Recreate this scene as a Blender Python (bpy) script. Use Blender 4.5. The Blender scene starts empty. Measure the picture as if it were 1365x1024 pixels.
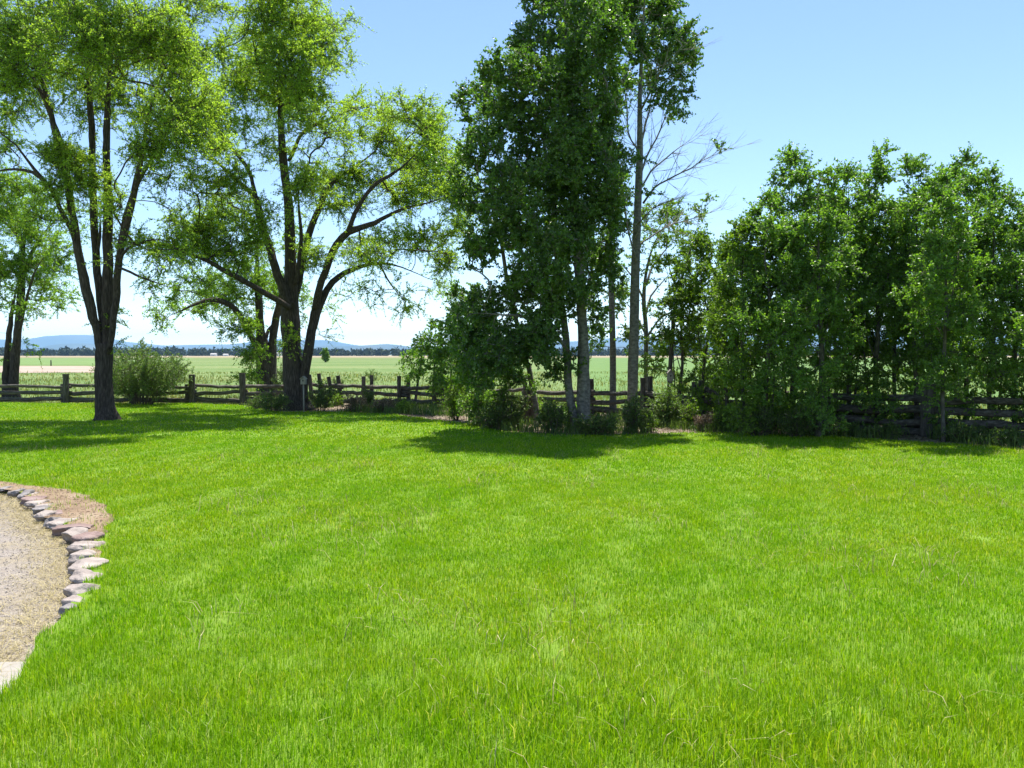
import bpy, math, random
import numpy as np

SEED = 7
rng = np.random.default_rng(SEED)
random.seed(SEED)
C = bpy.context.scene.collection

# ---------------------------------------------------------------- camera model (photo pixels -> real places)
F, CX, CY, EYE, HORIZON = 1100.0, 682.5, 512.0, 1.6, 473.0
PITCH = math.atan((CY - HORIZON) / F)
cp, sp = math.cos(PITCH), math.sin(PITCH)

def ray(px, py):
    x = (px - CX) / F; y = (CY - py) / F
    return np.array([x, cp + y * sp, -sp + y * cp])

def W(px, py, D):
    r = ray(px, py)
    return np.array([0, 0, EYE]) + r * (D / r[1])

def G(px, py, z=0.0):
    r = ray(px, py)
    return np.array([0, 0, EYE]) + r * ((z - EYE) / r[2])

def depth_of(py):
    return G(CX, py)[1]

# ---------------------------------------------------------------- mesh helpers
def mesh(name, V, faces, mat=None, parent=None, smooth=False, cols=None):
    """faces: list of integer arrays, each (n, k)"""
    V = np.asarray(V, dtype=np.float32).reshape(-1, 3)
    me = bpy.data.meshes.new(name)
    faces = [np.asarray(f, dtype=np.int32) for f in faces if len(f)]
    nl = sum(f.size for f in faces); nf = sum(f.shape[0] for f in faces)
    me.vertices.add(len(V)); me.vertices.foreach_set('co', V.ravel())
    me.loops.add(nl); me.polygons.add(nf)
    me.loops.foreach_set('vertex_index', np.concatenate([f.ravel() for f in faces]))
    starts, pos = [], 0
    for f in faces:
        n, k = f.shape
        starts.append(pos + np.arange(n, dtype=np.int32) * k); pos += n * k
    me.polygons.foreach_set('loop_start', np.concatenate(starts).astype(np.int32))
    if smooth:
        me.polygons.foreach_set('use_smooth', np.ones(nf, dtype=bool))
    else:
        me.polygons.foreach_set('use_smooth', np.zeros(nf, dtype=bool))
    me.update(calc_edges=True)
    me.validate()
    if mat: me.materials.append(mat)
    o = bpy.data.objects.new(name, me); C.objects.link(o)
    if parent is not None:
        o.parent = parent
        o.matrix_parent_inverse.identity()
    return o

def tag(o, label=None, cat=None, group=None, kind=None):
    if label: o['label'] = label
    if cat: o['category'] = cat
    if group: o['group'] = group
    if kind: o['kind'] = kind
    return o

def thing(name, loc, label, cat, group=None):
    o = bpy.data.objects.new(name, None); C.objects.link(o)
    o.location = tuple(float(v) for v in loc); o.empty_display_size = 0.2
    return tag(o, label, cat, group)

class Acc:
    """collects tubes / boxes into one mesh"""
    def __init__(s): s.V, s.Fq, s.Ft, s.n = [], [], [], 0
    def add(s, V, quads=None, tris=None):
        V = np.asarray(V, float).reshape(-1, 3)
        if quads is not None and len(quads): s.Fq.append(np.asarray(quads) + s.n)
        if tris is not None and len(tris): s.Ft.append(np.asarray(tris) + s.n)
        s.V.append(V); s.n += len(V)
    def tube(s, P, R, k=6, rough=0.0, cap=True, seed=0):
        P = np.asarray(P, float); R = np.asarray(R, float); n = len(P)
        if n < 2: return
        T = np.gradient(P, axis=0); T /= np.linalg.norm(T, axis=1, keepdims=True) + 1e-9
        m = T.mean(0); ref = np.array([1., 0, 0]) if abs(m[0]) < 0.7 * np.linalg.norm(m) + 1e-9 else np.array([0, 1., 0])
        U = np.cross(T, ref); U /= np.linalg.norm(U, axis=1, keepdims=True) + 1e-9
        Vv = np.cross(T, U)
        a = np.arange(k) / k * 2 * math.pi
        rr = R[:, None] * np.ones(k)[None]
        if rough:
            r0 = np.random.default_rng(seed)
            ph = r0.uniform(0, 6.28, 4)
            h = np.arange(n)[:, None] * 0.35
            rr = rr * (1 + rough * (np.sin(3 * a[None] + ph[0] + 0.4 * h) * 0.6 + np.sin(5 * a[None] + ph[1] - .3 * h) * 0.5
                       + np.sin(2 * a[None] + 1.7 * h + ph[2]) * .4 + r0.normal(0, .35, (n, k))))
        ring = P[:, None] + rr[:, :, None] * (np.cos(a)[None, :, None] * U[:, None] + np.sin(a)[None, :, None] * Vv[:, None])
        i = np.arange(n - 1)[:, None] * k; j = np.arange(k)[None]; j2 = (j + 1) % k
        q = np.stack([i + j, i + j2, i + k + j2, i + k + j], -1).reshape(-1, 4)
        V = ring.reshape(-1, 3); tr = None
        if cap:
            V = np.vstack([V, P[0], P[-1]]); b = n * k
            jj = np.arange(k)
            tr = np.vstack([np.stack([(jj + 1) % k, jj, np.full(k, b)], -1),
                            np.stack([b - k + jj, b - k + (jj + 1) % k, np.full(k, b + 1)], -1)])
        s.add(V, q, tr)
    def box(s, c, size, rz=0.0, tilt=0.0):
        x, y, z = [v / 2 for v in size]
        V = np.array([[a * x, b * y, d * z] for a in (-1, 1) for b in (-1, 1) for d in (-1, 1)])
        ct, st = math.cos(tilt), math.sin(tilt)
        V = np.stack([V[:, 0] * ct + V[:, 2] * st, V[:, 1], -V[:, 0] * st + V[:, 2] * ct], -1)
        cr, sr = math.cos(rz), math.sin(rz)
        V = np.stack([V[:, 0] * cr - V[:, 1] * sr, V[:, 0] * sr + V[:, 1] * cr, V[:, 2]], -1) + np.asarray(c)
        s.add(V, [[0, 1, 3, 2], [4, 6, 7, 5], [0, 4, 5, 1], [2, 3, 7, 6], [0, 2, 6, 4], [1, 5, 7, 3]])
    def build(s, name, mat, parent=None, smooth=False, origin=None):
        V = np.vstack(s.V)
        if origin is not None: V = V - np.asarray(origin)
        f = []
        if s.Fq: f.append(np.vstack(s.Fq))
        if s.Ft: f.append(np.vstack(s.Ft))
        return mesh(name, V, f, mat, parent, smooth)

# ---------------------------------------------------------------- materials
def new_mat(name):
    m = bpy.data.materials.new(name); m.use_nodes = True
    nt = m.node_tree; nt.nodes.clear()
    return m, nt, nt.nodes, nt.links

def ramp(nodes, stops, interp='LINEAR'):
    r = nodes.new('ShaderNodeValToRGB'); e = r.color_ramp; e.interpolation = interp
    while len(e.elements) > 1: e.elements.remove(e.elements[-1])
    e.elements[0].position = stops[0][0]; e.elements[0].color = (*stops[0][1], 1)
    for p, c in stops[1:]:
        x = e.elements.new(p); x.color = (*c, 1)
    return r

def noise(nodes, links, scale, detail=4, rough=0.55, vec=None, dim='3D'):
    n = nodes.new('ShaderNodeTexNoise'); n.inputs['Scale'].default_value = scale
    n.inputs['Detail'].default_value = detail; n.inputs['Roughness'].default_value = rough
    if vec is not None: links.new(vec, n.inputs['Vector'])
    return n

def mixc(nodes, links, fac, a, b, blend='MIX'):
    m = nodes.new('ShaderNodeMix'); m.data_type = 'RGBA'; m.blend_type = blend
    def put(sock, v):
        if hasattr(v, 'links'): links.new(v, sock)
        elif isinstance(v, (int, float)): sock.default_value = v
        else: sock.default_value = (*v, 1)
    put(m.inputs[0], fac); put(m.inputs[6], a); put(m.inputs[7], b)
    return m.outputs[2]

def leaf_mat(name, cols, trans=0.45, tcol=(1.3, 1.5, 0.5), gloss=0.35, rough=0.45, patch=None, patch2=None):
    """cols: stops for the per-leaf colour"""
    m, nt, N, L = new_mat(name)
    geo = N.new('ShaderNodeNewGeometry')
    r = ramp(N, cols); L.new(geo.outputs['Random Per Island'], r.inputs[0])
    col = r.outputs[0]
    if patch:
        tc = N.new('ShaderNodeTexCoord')
        n = noise(N, L, patch[0], 2, .5, tc.outputs['Object'])
        rr = N.new('ShaderNodeMapRange'); L.new(n.outputs[0], rr.inputs[0]); rr.inputs[1].default_value = .38; rr.inputs[2].default_value = .62
        col = mixc(N, L, rr.outputs[0], col, mixc(N, L, 1.0, col, patch[1], 'MULTIPLY'))
    if patch2:
        n = noise(N, L, patch2[0], 3, .6, tc.outputs['Object'])
        rr = N.new('ShaderNodeMapRange'); L.new(n.outputs[0], rr.inputs[0]); rr.inputs[1].default_value = .45; rr.inputs[2].default_value = .65
        col = mixc(N, L, rr.outputs[0], col, mixc(N, L, 1.0, col, patch2[1], 'MULTIPLY'))
    b = N.new('ShaderNodeBsdfPrincipled'); L.new(col, b.inputs['Base Color'])
    b.inputs['Roughness'].default_value = rough; b.inputs['Specular IOR Level'].default_value = gloss
    t = N.new('ShaderNodeBsdfTranslucent')
    tc2 = mixc(N, L, 1.0, col, tcol, 'MULTIPLY'); L.new(tc2, t.inputs[0])
    mx = N.new('ShaderNodeMixShader'); mx.inputs[0].default_value = trans
    L.new(b.outputs[0], mx.inputs[1]); L.new(t.outputs[0], mx.inputs[2])
    o = N.new('ShaderNodeOutputMaterial'); L.new(mx.outputs[0], o.inputs[0])
    return m

def rough_mat(name, stops, scale=6, rough=0.9, bump=0.3, bscale=40, stretch=None, detail=6, spec=.2, bdist=.02):
    m, nt, N, L = new_mat(name)
    tc = N.new('ShaderNodeTexCoord'); vec = tc.outputs['Object']
    if stretch:
        mp = N.new('ShaderNodeMapping'); mp.inputs['Scale'].default_value = stretch; L.new(vec, mp.inputs[0]); vec = mp.outputs[0]
    n = noise(N, L, scale, detail, .6, vec)
    r = ramp(N, stops); L.new(n.outputs[0], r.inputs[0])
    b = N.new('ShaderNodeBsdfPrincipled'); L.new(r.outputs[0], b.inputs['Base Color'])
    b.inputs['Roughness'].default_value = rough; b.inputs['Specular IOR Level'].default_value = spec
    n2 = noise(N, L, bscale, 5, .65, vec)
    bp = N.new('ShaderNodeBump'); bp.inputs['Strength'].default_value = bump; bp.inputs['Distance'].default_value = bdist
    L.new(n2.outputs[0], bp.inputs['Height']); L.new(bp.outputs[0], b.inputs['Normal'])
    o = N.new('ShaderNodeOutputMaterial'); L.new(b.outputs[0], o.inputs[0])
    return m

M = {}
M['elm_bark'] = rough_mat('elm_bark', [(.3, (.026, .02, .017)), (.5, (.068, .052, .043)), (.72, (.14, .11, .09))], 5, .95, .9, 9, (7, 7, 1.0), bdist=.03)
M['pale_bark'] = rough_mat('pale_bark', [(.3, (.08, .073, .062)), (.5, (.165, .15, .13)), (.7, (.27, .25, .215))], 5, .9, .6, 14, (2.5, 2.5, 4.0))
M['poplar_bark'] = rough_mat('poplar_bark', [(.3, (.045, .04, .033)), (.5, (.09, .08, .065)), (.7, (.15, .135, .11))], 6, .9, .6, 14, (3, 3, 2.0))
M['bare_wood'] = rough_mat('bare_wood', [(.3, (.2, .18, .16)), (.7, (.36, .33, .29))], 8, .9, .3, 20)
M['post_wood'] = rough_mat('post_wood', [(.28, (.035, .03, .026)), (.5, (.09, .078, .066)), (.72, (.18, .16, .14))], 6, .92, .8, 22, (5, 5, .9))
M['rail_wood'] = rough_mat('rail_wood', [(.28, (.04, .033, .027)), (.5, (.10, .088, .074)), (.75, (.24, .215, .185))], 5, .92, .8, 22, (.8, 3, 5))
M['elm_leaf'] = leaf_mat('elm_leaf', [(0, (.18, .295, .025)), (.5, (.25, .385, .04)), (1, (.33, .46, .09))], .6, (1.4, 1.42, .6), .3, .5)
M['elm_leaf_far'] = leaf_mat('elm_leaf_far', [(0, (.14, .235, .025)), (.5, (.195, .31, .035)), (1, (.26, .37, .07))], .58, (1.3, 1.45, .5), .3, .5)
M['cottonwood_leaf'] = leaf_mat('cottonwood_leaf', [(0, (.06, .12, .018)), (.5, (.09, .175, .026)), (.85, (.135, .23, .038)), (1, (.2, .28, .09))], .47, (1.2, 1.45, .35), .55, .38)
M['poplar_leaf'] = leaf_mat('poplar_leaf', [(0, (.095, .19, .024)), (.5, (.145, .26, .034)), (1, (.215, .32, .08))], .52, (1.25, 1.45, .4), .5, .4)
M['lime_leaf'] = leaf_mat('lime_leaf', [(0, (.10, .18, .018)), (.5, (.15, .25, .022)), (1, (.21, .31, .04))], .45, (1.3, 1.45, .4), .4, .45)
M['shrub_leaf'] = leaf_mat('shrub_leaf', [(0, (.07, .13, .025)), (.5, (.13, .205, .04)), (1, (.22, .29, .09))], .35, (1.2, 1.4, .5), .4, .5)
M['weed_leaf'] = leaf_mat('weed_leaf', [(0, (.05, .095, .02)), (.5, (.09, .15, .03)), (1, (.16, .21, .05))], .35, (1.2, 1.4, .5), .35, .5)
M['dry_leaf'] = leaf_mat('dry_leaf', [(0, (.12, .085, .055)), (.5, (.2, .15, .10)), (1, (.34, .28, .2))], .2, (1.1, 1.0, .8), .2, .8)
M['twig'] = rough_mat('twig', [(.3, (.06, .045, .035)), (.7, (.13, .10, .08))], 8, .9, .1, 20)
M['grass'] = leaf_mat('grass', [(0, (.105, .235, .005)), (.4, (.165, .335, .006)), (.8, (.24, .42, .010)), (.94, (.34, .47, .04)), (1, (.52, .54, .27))],
                      .45, (1.3, 1.3, .3), .12, .5, patch=(.33, (1.3, 1.05, 1.3)), patch2=(2.1, (.82, .92, .85)))
M['field_grass'] = leaf_mat('field_grass', [(0, (.105, .16, .05)), (.5, (.165, .22, .07)), (1, (.30, .30, .15))], .45, (1.2, 1.3, .5), .2, .6, patch=(.12, (1.25, 1.0, 1.1)))
M['straw'] = leaf_mat('straw', [(0, (.28, .22, .10)), (.6, (.40, .33, .15)), (1, (.52, .45, .25))], .2, (1, 1, .8), .3, .6)
M['white_wall'] = rough_mat('white_wall', [(.3, (.7, .7, .68)), (.7, (.82, .82, .8))], 1, .8, .1, 5)
M['roof'] = rough_mat('roof', [(.3, (.3, .29, .28)), (.7, (.45, .44, .43))], 1, .8, .1, 5)
M['glass_dark'] = rough_mat('glass_dark', [(.3, (.03, .03, .04)), (.7, (.05, .05, .06))], 1, .2, .0, 5, spec=.5)
M['dark_wood'] = rough_mat('dark_wood', [(.3, (.05, .045, .04)), (.7, (.11, .10, .09))], 9, .8, .4, 25)
M['grey_wood'] = rough_mat('grey_wood', [(.3, (.2, .18, .155)), (.7, (.38, .34, .29))], 9, .85, .5, 25, (3, 3, 1))
M['stone'] = rough_mat('stone', [(.25, (.15, .122, .108)), (.5, (.29, .245, .22)), (.75, (.40, .35, .315))], 5, .88, .7, 18, bdist=.03)
M['stone_red'] = rough_mat('stone_red', [(.25, (.13, .085, .075)), (.5, (.22, .155, .14)), (.75, (.31, .24, .22))], 5, .88, .7, 18, bdist=.03)
M['stone_blue'] = rough_mat('stone_blue', [(.25, (.11, .10, .10)), (.5, (.2, .18, .175)), (.75, (.3, .275, .265))], 5, .88, .7, 18, bdist=.03)

def ground_far():
    m, nt, N, L = new_mat('field_ground')
    tc = N.new('ShaderNodeTexCoord'); sep = N.new('ShaderNodeSeparateXYZ'); L.new(tc.outputs['Object'], sep.inputs[0])
    mp = N.new('ShaderNodeMapping'); mp.inputs['Scale'].default_value = (.25, 1, 1); L.new(tc.outputs['Object'], mp.inputs[0])
    n1 = noise(N, L, .06, 8, .62, mp.outputs[0]); n2 = noise(N, L, 1.1, 6, .7, tc.outputs['Object'])
    grassy = ramp(N, [(.34, (.065, .115, .03)), (.47, (.105, .16, .048)), (.56, (.155, .19, .07)), (.68, (.25, .235, .12))])
    mixn = N.new('ShaderNodeMath'); mixn.operation = 'MULTIPLY_ADD'; L.new(n2.outputs[0], mixn.inputs[0]); mixn.inputs[1].default_value = .5
    half = N.new('ShaderNodeMath'); half.operation = 'MULTIPLY'; L.new(n1.outputs[0], half.inputs[0]); half.inputs[1].default_value = .5
    L.new(half.outputs[0], mixn.inputs[2]); L.new(mixn.outputs[0], grassy.inputs[0])
    # the cultivated bands in the distance, by real distance from the garden (object Y)
    wob = noise(N, L, .008, 3, .5, tc.outputs['Object'])
    yy = N.new('ShaderNodeMath'); yy.operation = 'MULTIPLY_ADD'; L.new(wob.outputs[0], yy.inputs[0]); yy.inputs[1].default_value = 6; L.new(sep.outputs[1], yy.inputs[2])
    lg = N.new('ShaderNodeMath'); lg.operation = 'LOGARITHM'; L.new(yy.outputs[0], lg.inputs[0]); lg.inputs[1].default_value = 10
    r = N.new('ShaderNodeMapRange'); L.new(lg.outputs[0], r.inputs[0]); r.inputs[1].default_value = 1; r.inputs[2].default_value = 4
    def p(d): return (math.log10(d) - 1) / 3
    bands = ramp(N, [(0, (.105, .14, .05)), (p(300), (.12, .14, .055)), (p(420), (.145, .16, .06)), (p(600), (.25, .2, .12)), (p(1100), (.26, .21, .14)), (1, (.2, .22, .12))])
    L.new(r.outputs[0], bands.inputs[0])
    fac = ramp(N, [(0, (0, 0, 0)), (p(260), (0, 0, 0)), (p(560), (1, 1, 1))]); L.new(r.outputs[0], fac.inputs[0])
    c = mixc(N, L, fac.outputs[0], grassy.outputs[0], bands.outputs[0])
    b = N.new('ShaderNodeBsdfPrincipled'); L.new(c, b.inputs['Base Color']); b.inputs['Roughness'].default_value = .95; b.inputs['Specular IOR Level'].default_value = .1
    bp = N.new('ShaderNodeBump'); bp.inputs['Strength'].default_value = .6; bp.inputs['Distance'].default_value = .15; L.new(n2.outputs[0], bp.inputs['Height']); L.new(bp.outputs[0], b.inputs['Normal'])
    o = N.new('ShaderNodeOutputMaterial'); L.new(b.outputs[0], o.inputs[0])
    return m
M['field'] = ground_far()
M['lawn_soil'] = rough_mat('lawn_soil', [(.3, (.09, .16, .012)), (.5, (.12, .20, .018)), (.7, (.15, .23, .025))], 3, .95, .5, 60)
M['green_crop'] = rough_mat('green_crop', [(.3, (.09, .15, .04)), (.5, (.115, .18, .05)), (.7, (.15, .205, .065))], .05, .95, .3, 1)
M['right_crop'] = rough_mat('right_crop', [(.3, (.07, .13, .03)), (.5, (.095, .165, .04)), (.7, (.13, .19, .055))], .4, .95, .4, 6)
M['bare_strip'] = rough_mat('bare_strip', [(.3, (.24, .18, .14)), (.5, (.30, .235, .185)), (.7, (.36, .29, .23))], .06, .95, .3, 1)
M['bed'] = rough_mat('bed', [(.25, (.09, .065, .045)), (.45, (.2, .155, .11)), (.62, (.34, .28, .21)), (.8, (.46, .39, .30))], 3.5, .95, .8, 30, detail=9)
M['soil'] = rough_mat('soil', [(.25, (.12, .08, .052)), (.5, (.22, .155, .10)), (.75, (.30, .235, .165))], 2.5, .95, .6, 60, detail=9)
M['concrete'] = rough_mat('concrete', [(.3, (.24, .215, .185)), (.7, (.32, .295, .26))], 3, .9, .3, 60)

def gravel_mat():
    m, nt, N, L = new_mat('gravel')
    tc = N.new('ShaderNodeTexCoord')
    v = N.new('ShaderNodeTexVoronoi'); v.inputs['Scale'].default_value = 135; L.new(tc.outputs['Object'], v.inputs['Vector'])
    sep = N.new('ShaderNodeSeparateColor'); L.new(v.outputs['Color'], sep.inputs[0])
    r = ramp(N, [(0, (.17, .14, .125)), (.3, (.25, .21, .18)), (.6, (.31, .265, .225)), (.85, (.36, .31, .265)), (1, (.42, .37, .32))]); L.new(sep.outputs[0], r.inputs[0])
    n = noise(N, L, 2.2, 6, .6, tc.outputs['Object'])
    f = ramp(N, [(.46, (0, 0, 0)), (.6, (1, 1, 1))]); L.new(n.outputs[0], f.inputs[0])
    n3 = noise(N, L, 30, 5, .6, tc.outputs['Object'])
    tan = ramp(N, [(.3, (.25, .2, .14)), (.7, (.37, .31, .22))]); L.new(n3.outputs[0], tan.inputs[0])
    fm = N.new('ShaderNodeMath'); fm.operation = 'MULTIPLY'; L.new(f.outputs[0], fm.inputs[0]); fm.inputs[1].default_value = .75
    c = mixc(N, L, fm.outputs[0], r.outputs[0], tan.outputs[0])
    b = N.new('ShaderNodeBsdfPrincipled'); L.new(c, b.inputs['Base Color']); b.inputs['Roughness'].default_value = .9
    bp = N.new('ShaderNodeBump'); bp.inputs['Strength'].default_value = .9; bp.inputs['Distance'].default_value = .012; bp.invert = True
    L.new(v.outputs['Distance'], bp.inputs['Height']); L.new(bp.outputs[0], b.inputs['Normal'])
    o = N.new('ShaderNodeOutputMaterial'); L.new(b.outputs[0], o.inputs[0])
    return m
M['gravel'] = gravel_mat()
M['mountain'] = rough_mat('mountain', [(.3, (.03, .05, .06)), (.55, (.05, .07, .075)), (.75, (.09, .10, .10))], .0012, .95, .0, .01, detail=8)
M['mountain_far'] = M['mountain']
M['far_tree'] = rough_mat('far_tree', [(.3, (.02, .032, .018)), (.7, (.045, .06, .03))], .05, .95, .0, .01)

# ---------------------------------------------------------------- ground
def in_poly(P, poly):
    x, y = P[:, 0], P[:, 1]; inside = np.zeros(len(P), bool)
    n = len(poly); j = n - 1
    for i in range(n):
        xi, yi = poly[i]; xj, yj = poly[j]
        c = ((yi > y) != (yj > y)) & (x < (xj - xi) * (y - yi) / (yj - yi + 1e-12) + xi)
        inside ^= c; j = i
    return inside

def wiggle(poly, step, amp, closed=True, seed=1):
    r = np.random.default_rng(seed); out = []
    n = len(poly)
    for i in range(n if closed else n - 1):
        a = np.array(poly[i]); b = np.array(poly[(i + 1) % n]); d = np.linalg.norm(b - a)
        k = max(1, min(200, int(d / step)))
        for t in range(k):
            p = a + (b - a) * t / k
            if d < 60: p = p + r.normal(0, amp, 2)
            out.append(p)
    if not closed: out.append(np.array(poly[-1]))
    return np.array(out)

def sheet(name, poly, z, mat, kind='structure', skirt=0.0, label=None, cat=None):
    import mathutils
    pts = [mathutils.Vector((p[0], p[1], 0)) for p in poly]
    tris = mathutils.geometry.tessellate_polygon([pts])
    V = [(p[0], p[1], z) for p in poly]
    T = [t for t in tris]
    T2 = []
    for a, b, c in T:
        A, B, D_ = poly[a], poly[b], poly[c]
        if (B[0] - A[0]) * (D_[1] - A[1]) - (B[1] - A[1]) * (D_[0] - A[0]) < 0: a, b, c = a, c, b
        T2.append((a, b, c))
    f = [np.array(T2)]
    if skirt:
        n = len(V); V += [(p[0], p[1], z - skirt) for p in poly]
        i = np.arange(n); j = (i + 1) % n
        f.append(np.stack([i, j, j + n, i + n], -1))
    o = mesh(name, V, f, mat)
    return tag(o, kind=kind)

GZ = -0.10
R_ = 16000
N_ = 96
ang = np.linspace(0, 2 * math.pi, N_, endpoint=False)
rings = [0, 20, 60, 150, 400, 1000, 3000, 8000, R_]
V = [(0, 0, GZ)]; quads = []; tris = []
for k, r in enumerate(rings[1:]):
    for a in ang: V.append((r * math.cos(a), r * math.sin(a), GZ))
for j in range(N_):
    tris.append((0, 1 + j, 1 + (j + 1) % N_))
    for k in range(len(rings) - 2):
        b = 1 + k * N_
        quads.append((b + j, b + N_ + j, b + N_ + (j + 1) % N_, b + (j + 1) % N_))
tag(mesh('field', V, [np.array(quads), np.array(tris)], M['field']), kind='structure')

# lawn outline (real ground points found from the photograph)
edge_px = [(-420, 532), (-150, 534), (0, 537), (90, 538), (180, 538), (260, 538), (330, 541), (372, 549), (450, 549), (520, 552), (560, 557), (620, 565),
           (660, 573), (700, 577), (760, 580), (830, 580), (900, 577), (980, 577), (1100, 582), (1200, 588), (1300, 594), (1365, 599), (1500, 609), (1900, 640)]
far_edge = [G(x, y)[:2] for x, y in edge_px]
grav_px = [(-500, 640), (-200, 644), (-60, 647), (0, 650), (14, 652), (26, 656), (36, 661), (46, 667), (54, 675), (63, 685), (74, 694), (88, 702), (104, 711), (112, 722),
           (112, 738), (116, 750), (114, 765), (112, 780), (104, 795), (92, 806), (79, 817), (62, 835), (50, 850), (36, 870), (20, 890), (4, 912), (-60, 985), (-200, 1120), (-500, 1400)]
grav_edge = [G(x, y)[:2] for x, y in grav_px]
lawn_poly = [np.array([-60., 27.5])] + far_edge + [np.array([40., 8.]), np.array([40., -25.]), np.array([-30., -25.]), np.array([-30, -4.])] + grav_edge[::-1] + [np.array([-60., 9.])]
lawn_poly = wiggle(lawn_poly, .25, .035)
sheet('lawn', lawn_poly, 0.0, M['lawn_soil'], skirt=.12)
# planting bed strip between lawn and rail fences
bed_near = [p + np.array([0, -.12]) for p in far_edge[6:]]
bed_back = [np.array([22., 17.5]), np.array([10.2, 18.2]), np.array([4.5, 24.]), np.array([-2., 26.5]), np.array([-8.9, 28.6])]
bed_poly = wiggle(list(bed_near) + bed_back, .3, .06, seed=3)
sheet('planting_bed', bed_poly, -0.012, M['bed'], skirt=.085)
grav_poly = [np.array([-40., -10.]), np.array([-3.0, -10.])] + [p + np.array([.12, 0]) for p in grav_edge[::-1]] + [np.array([-40., 10.5])]
sheet('gravel_path', grav_poly, GZ + .035, M['gravel'])
soil_px = [(-120, 640), (0, 641), (30, 646), (62, 650), (92, 653), (116, 661), (136, 673), (150, 687), (153, 697), (142, 706), (134, 716), (131, 728), (131, 745), (126, 752), (118, 750),
           (112, 722), (88, 702), (62, 686), (46, 668), (26, 657), (0, 651), (-120, 647)]
soil_poly = wiggle([G(x, y)[:2] for x, y in soil_px], .12, .025, seed=4)
sheet('bare_soil', soil_poly, .005, M['soil'])
slab_poly = [G(x, y, GZ + .06)[:2] for x, y in [(-400, 880), (-60, 884), (30, 882), (44, 890), (4, 930), (-80, 1020), (-400, 1300)]]
sheet('concrete_slab', slab_poly, GZ + .06, M['concrete'], skirt=.05)
# bands of farmland
sheet('green_field', [(-260, 134), (-62, 136), (-100, 255), (-150, 390), (-600, 420), (-900, 300)], GZ + .012, M['green_crop'])
sheet('green_field', wiggle([(3, 29), (16, 19), (60, 15), (400, 60), (600, 400), (30, 400), (8, 120)], 3, .5, seed=8), GZ + .012, M['right_crop'])
bare_far = wiggle([(-200, 73), (-60, 74), (-39, 78), (-42, 90), (-52, 112), (-64, 124), (-260, 126)], 3, .5, seed=5)
sheet('bare_field', bare_far, GZ + .024, M['bare_strip'])

# ---------------------------------------------------------------- mountains and the far wood
def ridge(name, prof, D, depth, seed, mat):
    r = np.random.default_rng(seed)
    xs = np.linspace(-600, 1960, 240)
    hp = np.interp(xs, [p[0] for p in prof], [HORIZON - p[1] for p in prof])
    for f, a in ((.012, .9), (.035, .5), (.09, .3), (.2, .15)):
        hp = hp + a * np.sin(xs * f * 2 + r.uniform(0, 6)) * np.clip(hp / 12, .2, 1)
    hp = np.clip(hp, .8, None)
    rows = 13; V = []
    for k in range(rows):
        t = k / (rows - 1)                       # 0 foot, .6 crest, 1 back foot
        up = math.sin(min(t / .6, 1) * math.pi / 2) if t < .6 else math.cos((t - .6) / .4 * math.pi / 2)
        yk = D - depth * .6 + depth * t
        for i, x in enumerate(xs):
            h = hp[i] * D / F * up
            if 0 < k < rows - 1:
                h *= 1 + .13 * math.sin(x * .11 + 2.2 * math.sin(k * 1.3 + x * .02)) * (1 - abs(up))
            V.append(((x - CX) / F * D, yk + 120 * math.sin(x * .05 + k), h + GZ - (2 if k in (0, rows - 1) else 0)))
    n = len(xs); q = []
    for k in range(rows - 1):
        for i in range(n - 1):
            a = k * n + i; q.append((a, a + 1, a + n + 1, a + n))
    return tag(mesh(name, V, [np.array(q)], mat, smooth=True), kind='structure')
ridge('mountain_range', [(-600, 455), (-100, 450), (0, 454), (28, 453), (60, 452), (90, 449), (115, 446), (135, 449), (160, 454), (200, 458), (240, 461), (300, 460), (345, 458), (372, 452),
                         (425, 452), (445, 454), (470, 459), (495, 462), (540, 464), (620, 462), (720, 456), (820, 452), (930, 450), (1050, 446), (1150, 443), (1250, 440), (1360, 444), (1960, 450)], 11000, 3500, 3, M['mountain'])
ridge('mountain_range', [(-600, 466), (0, 464), (60, 468), (90, 462), (120, 458), (150, 462), (220, 464), (300, 465), (400, 462), (440, 461), (470, 461), (490, 459), (510, 457.5), (530, 459), (545, 462), (600, 466),
                         (700, 465), (800, 462), (900, 458), (1000, 460), (1150, 455), (1300, 457), (1500, 462), (1960, 465)], 7500, 1800, 9, M['mountain'])

def blob_mass(name, n, xr, dr, hr, seed, label):
    """a far-off wood that reads as one mass: many lumpy crowns of small faces"""
    r = np.random.default_rng(seed); Vs = []; Fs = []; c = 0
    for i in range(n):
        D = r.uniform(*dr); x = r.uniform(*xr) * D; h = r.uniform(*hr); w = h * r.uniform(.22, .5)
        k = 22
        d = r.normal(0, 1, (k, 3)); d /= np.linalg.norm(d, axis=1)[:, None]
        cen = np.array([x, D, GZ + h * .52]) + d * np.array([w * .7, w * .7, h * .4])
        cen[:, 2] = np.clip(cen[:, 2], GZ + .3, None)
        s = w * r.uniform(.5, .9, k)
        for j in range(k):
            a = r.normal(0, 1, (3, 3)) * s[j] * .8
            Vs.append(cen[j] + a)
        Fs.append(c + np.arange(k * 3).reshape(k, 3)); c += k * 3
    o = mesh(name, np.vstack(Vs), [np.vstack(Fs)], M['far_tree'])
    return tag(o, label, None, None, 'stuff')
blob_mass('distant_woods', 2600, (-.95, .95), (1150, 1350), (6, 11), 21, 'dark line of far-off trees along the horizon below the blue mountains')

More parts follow.
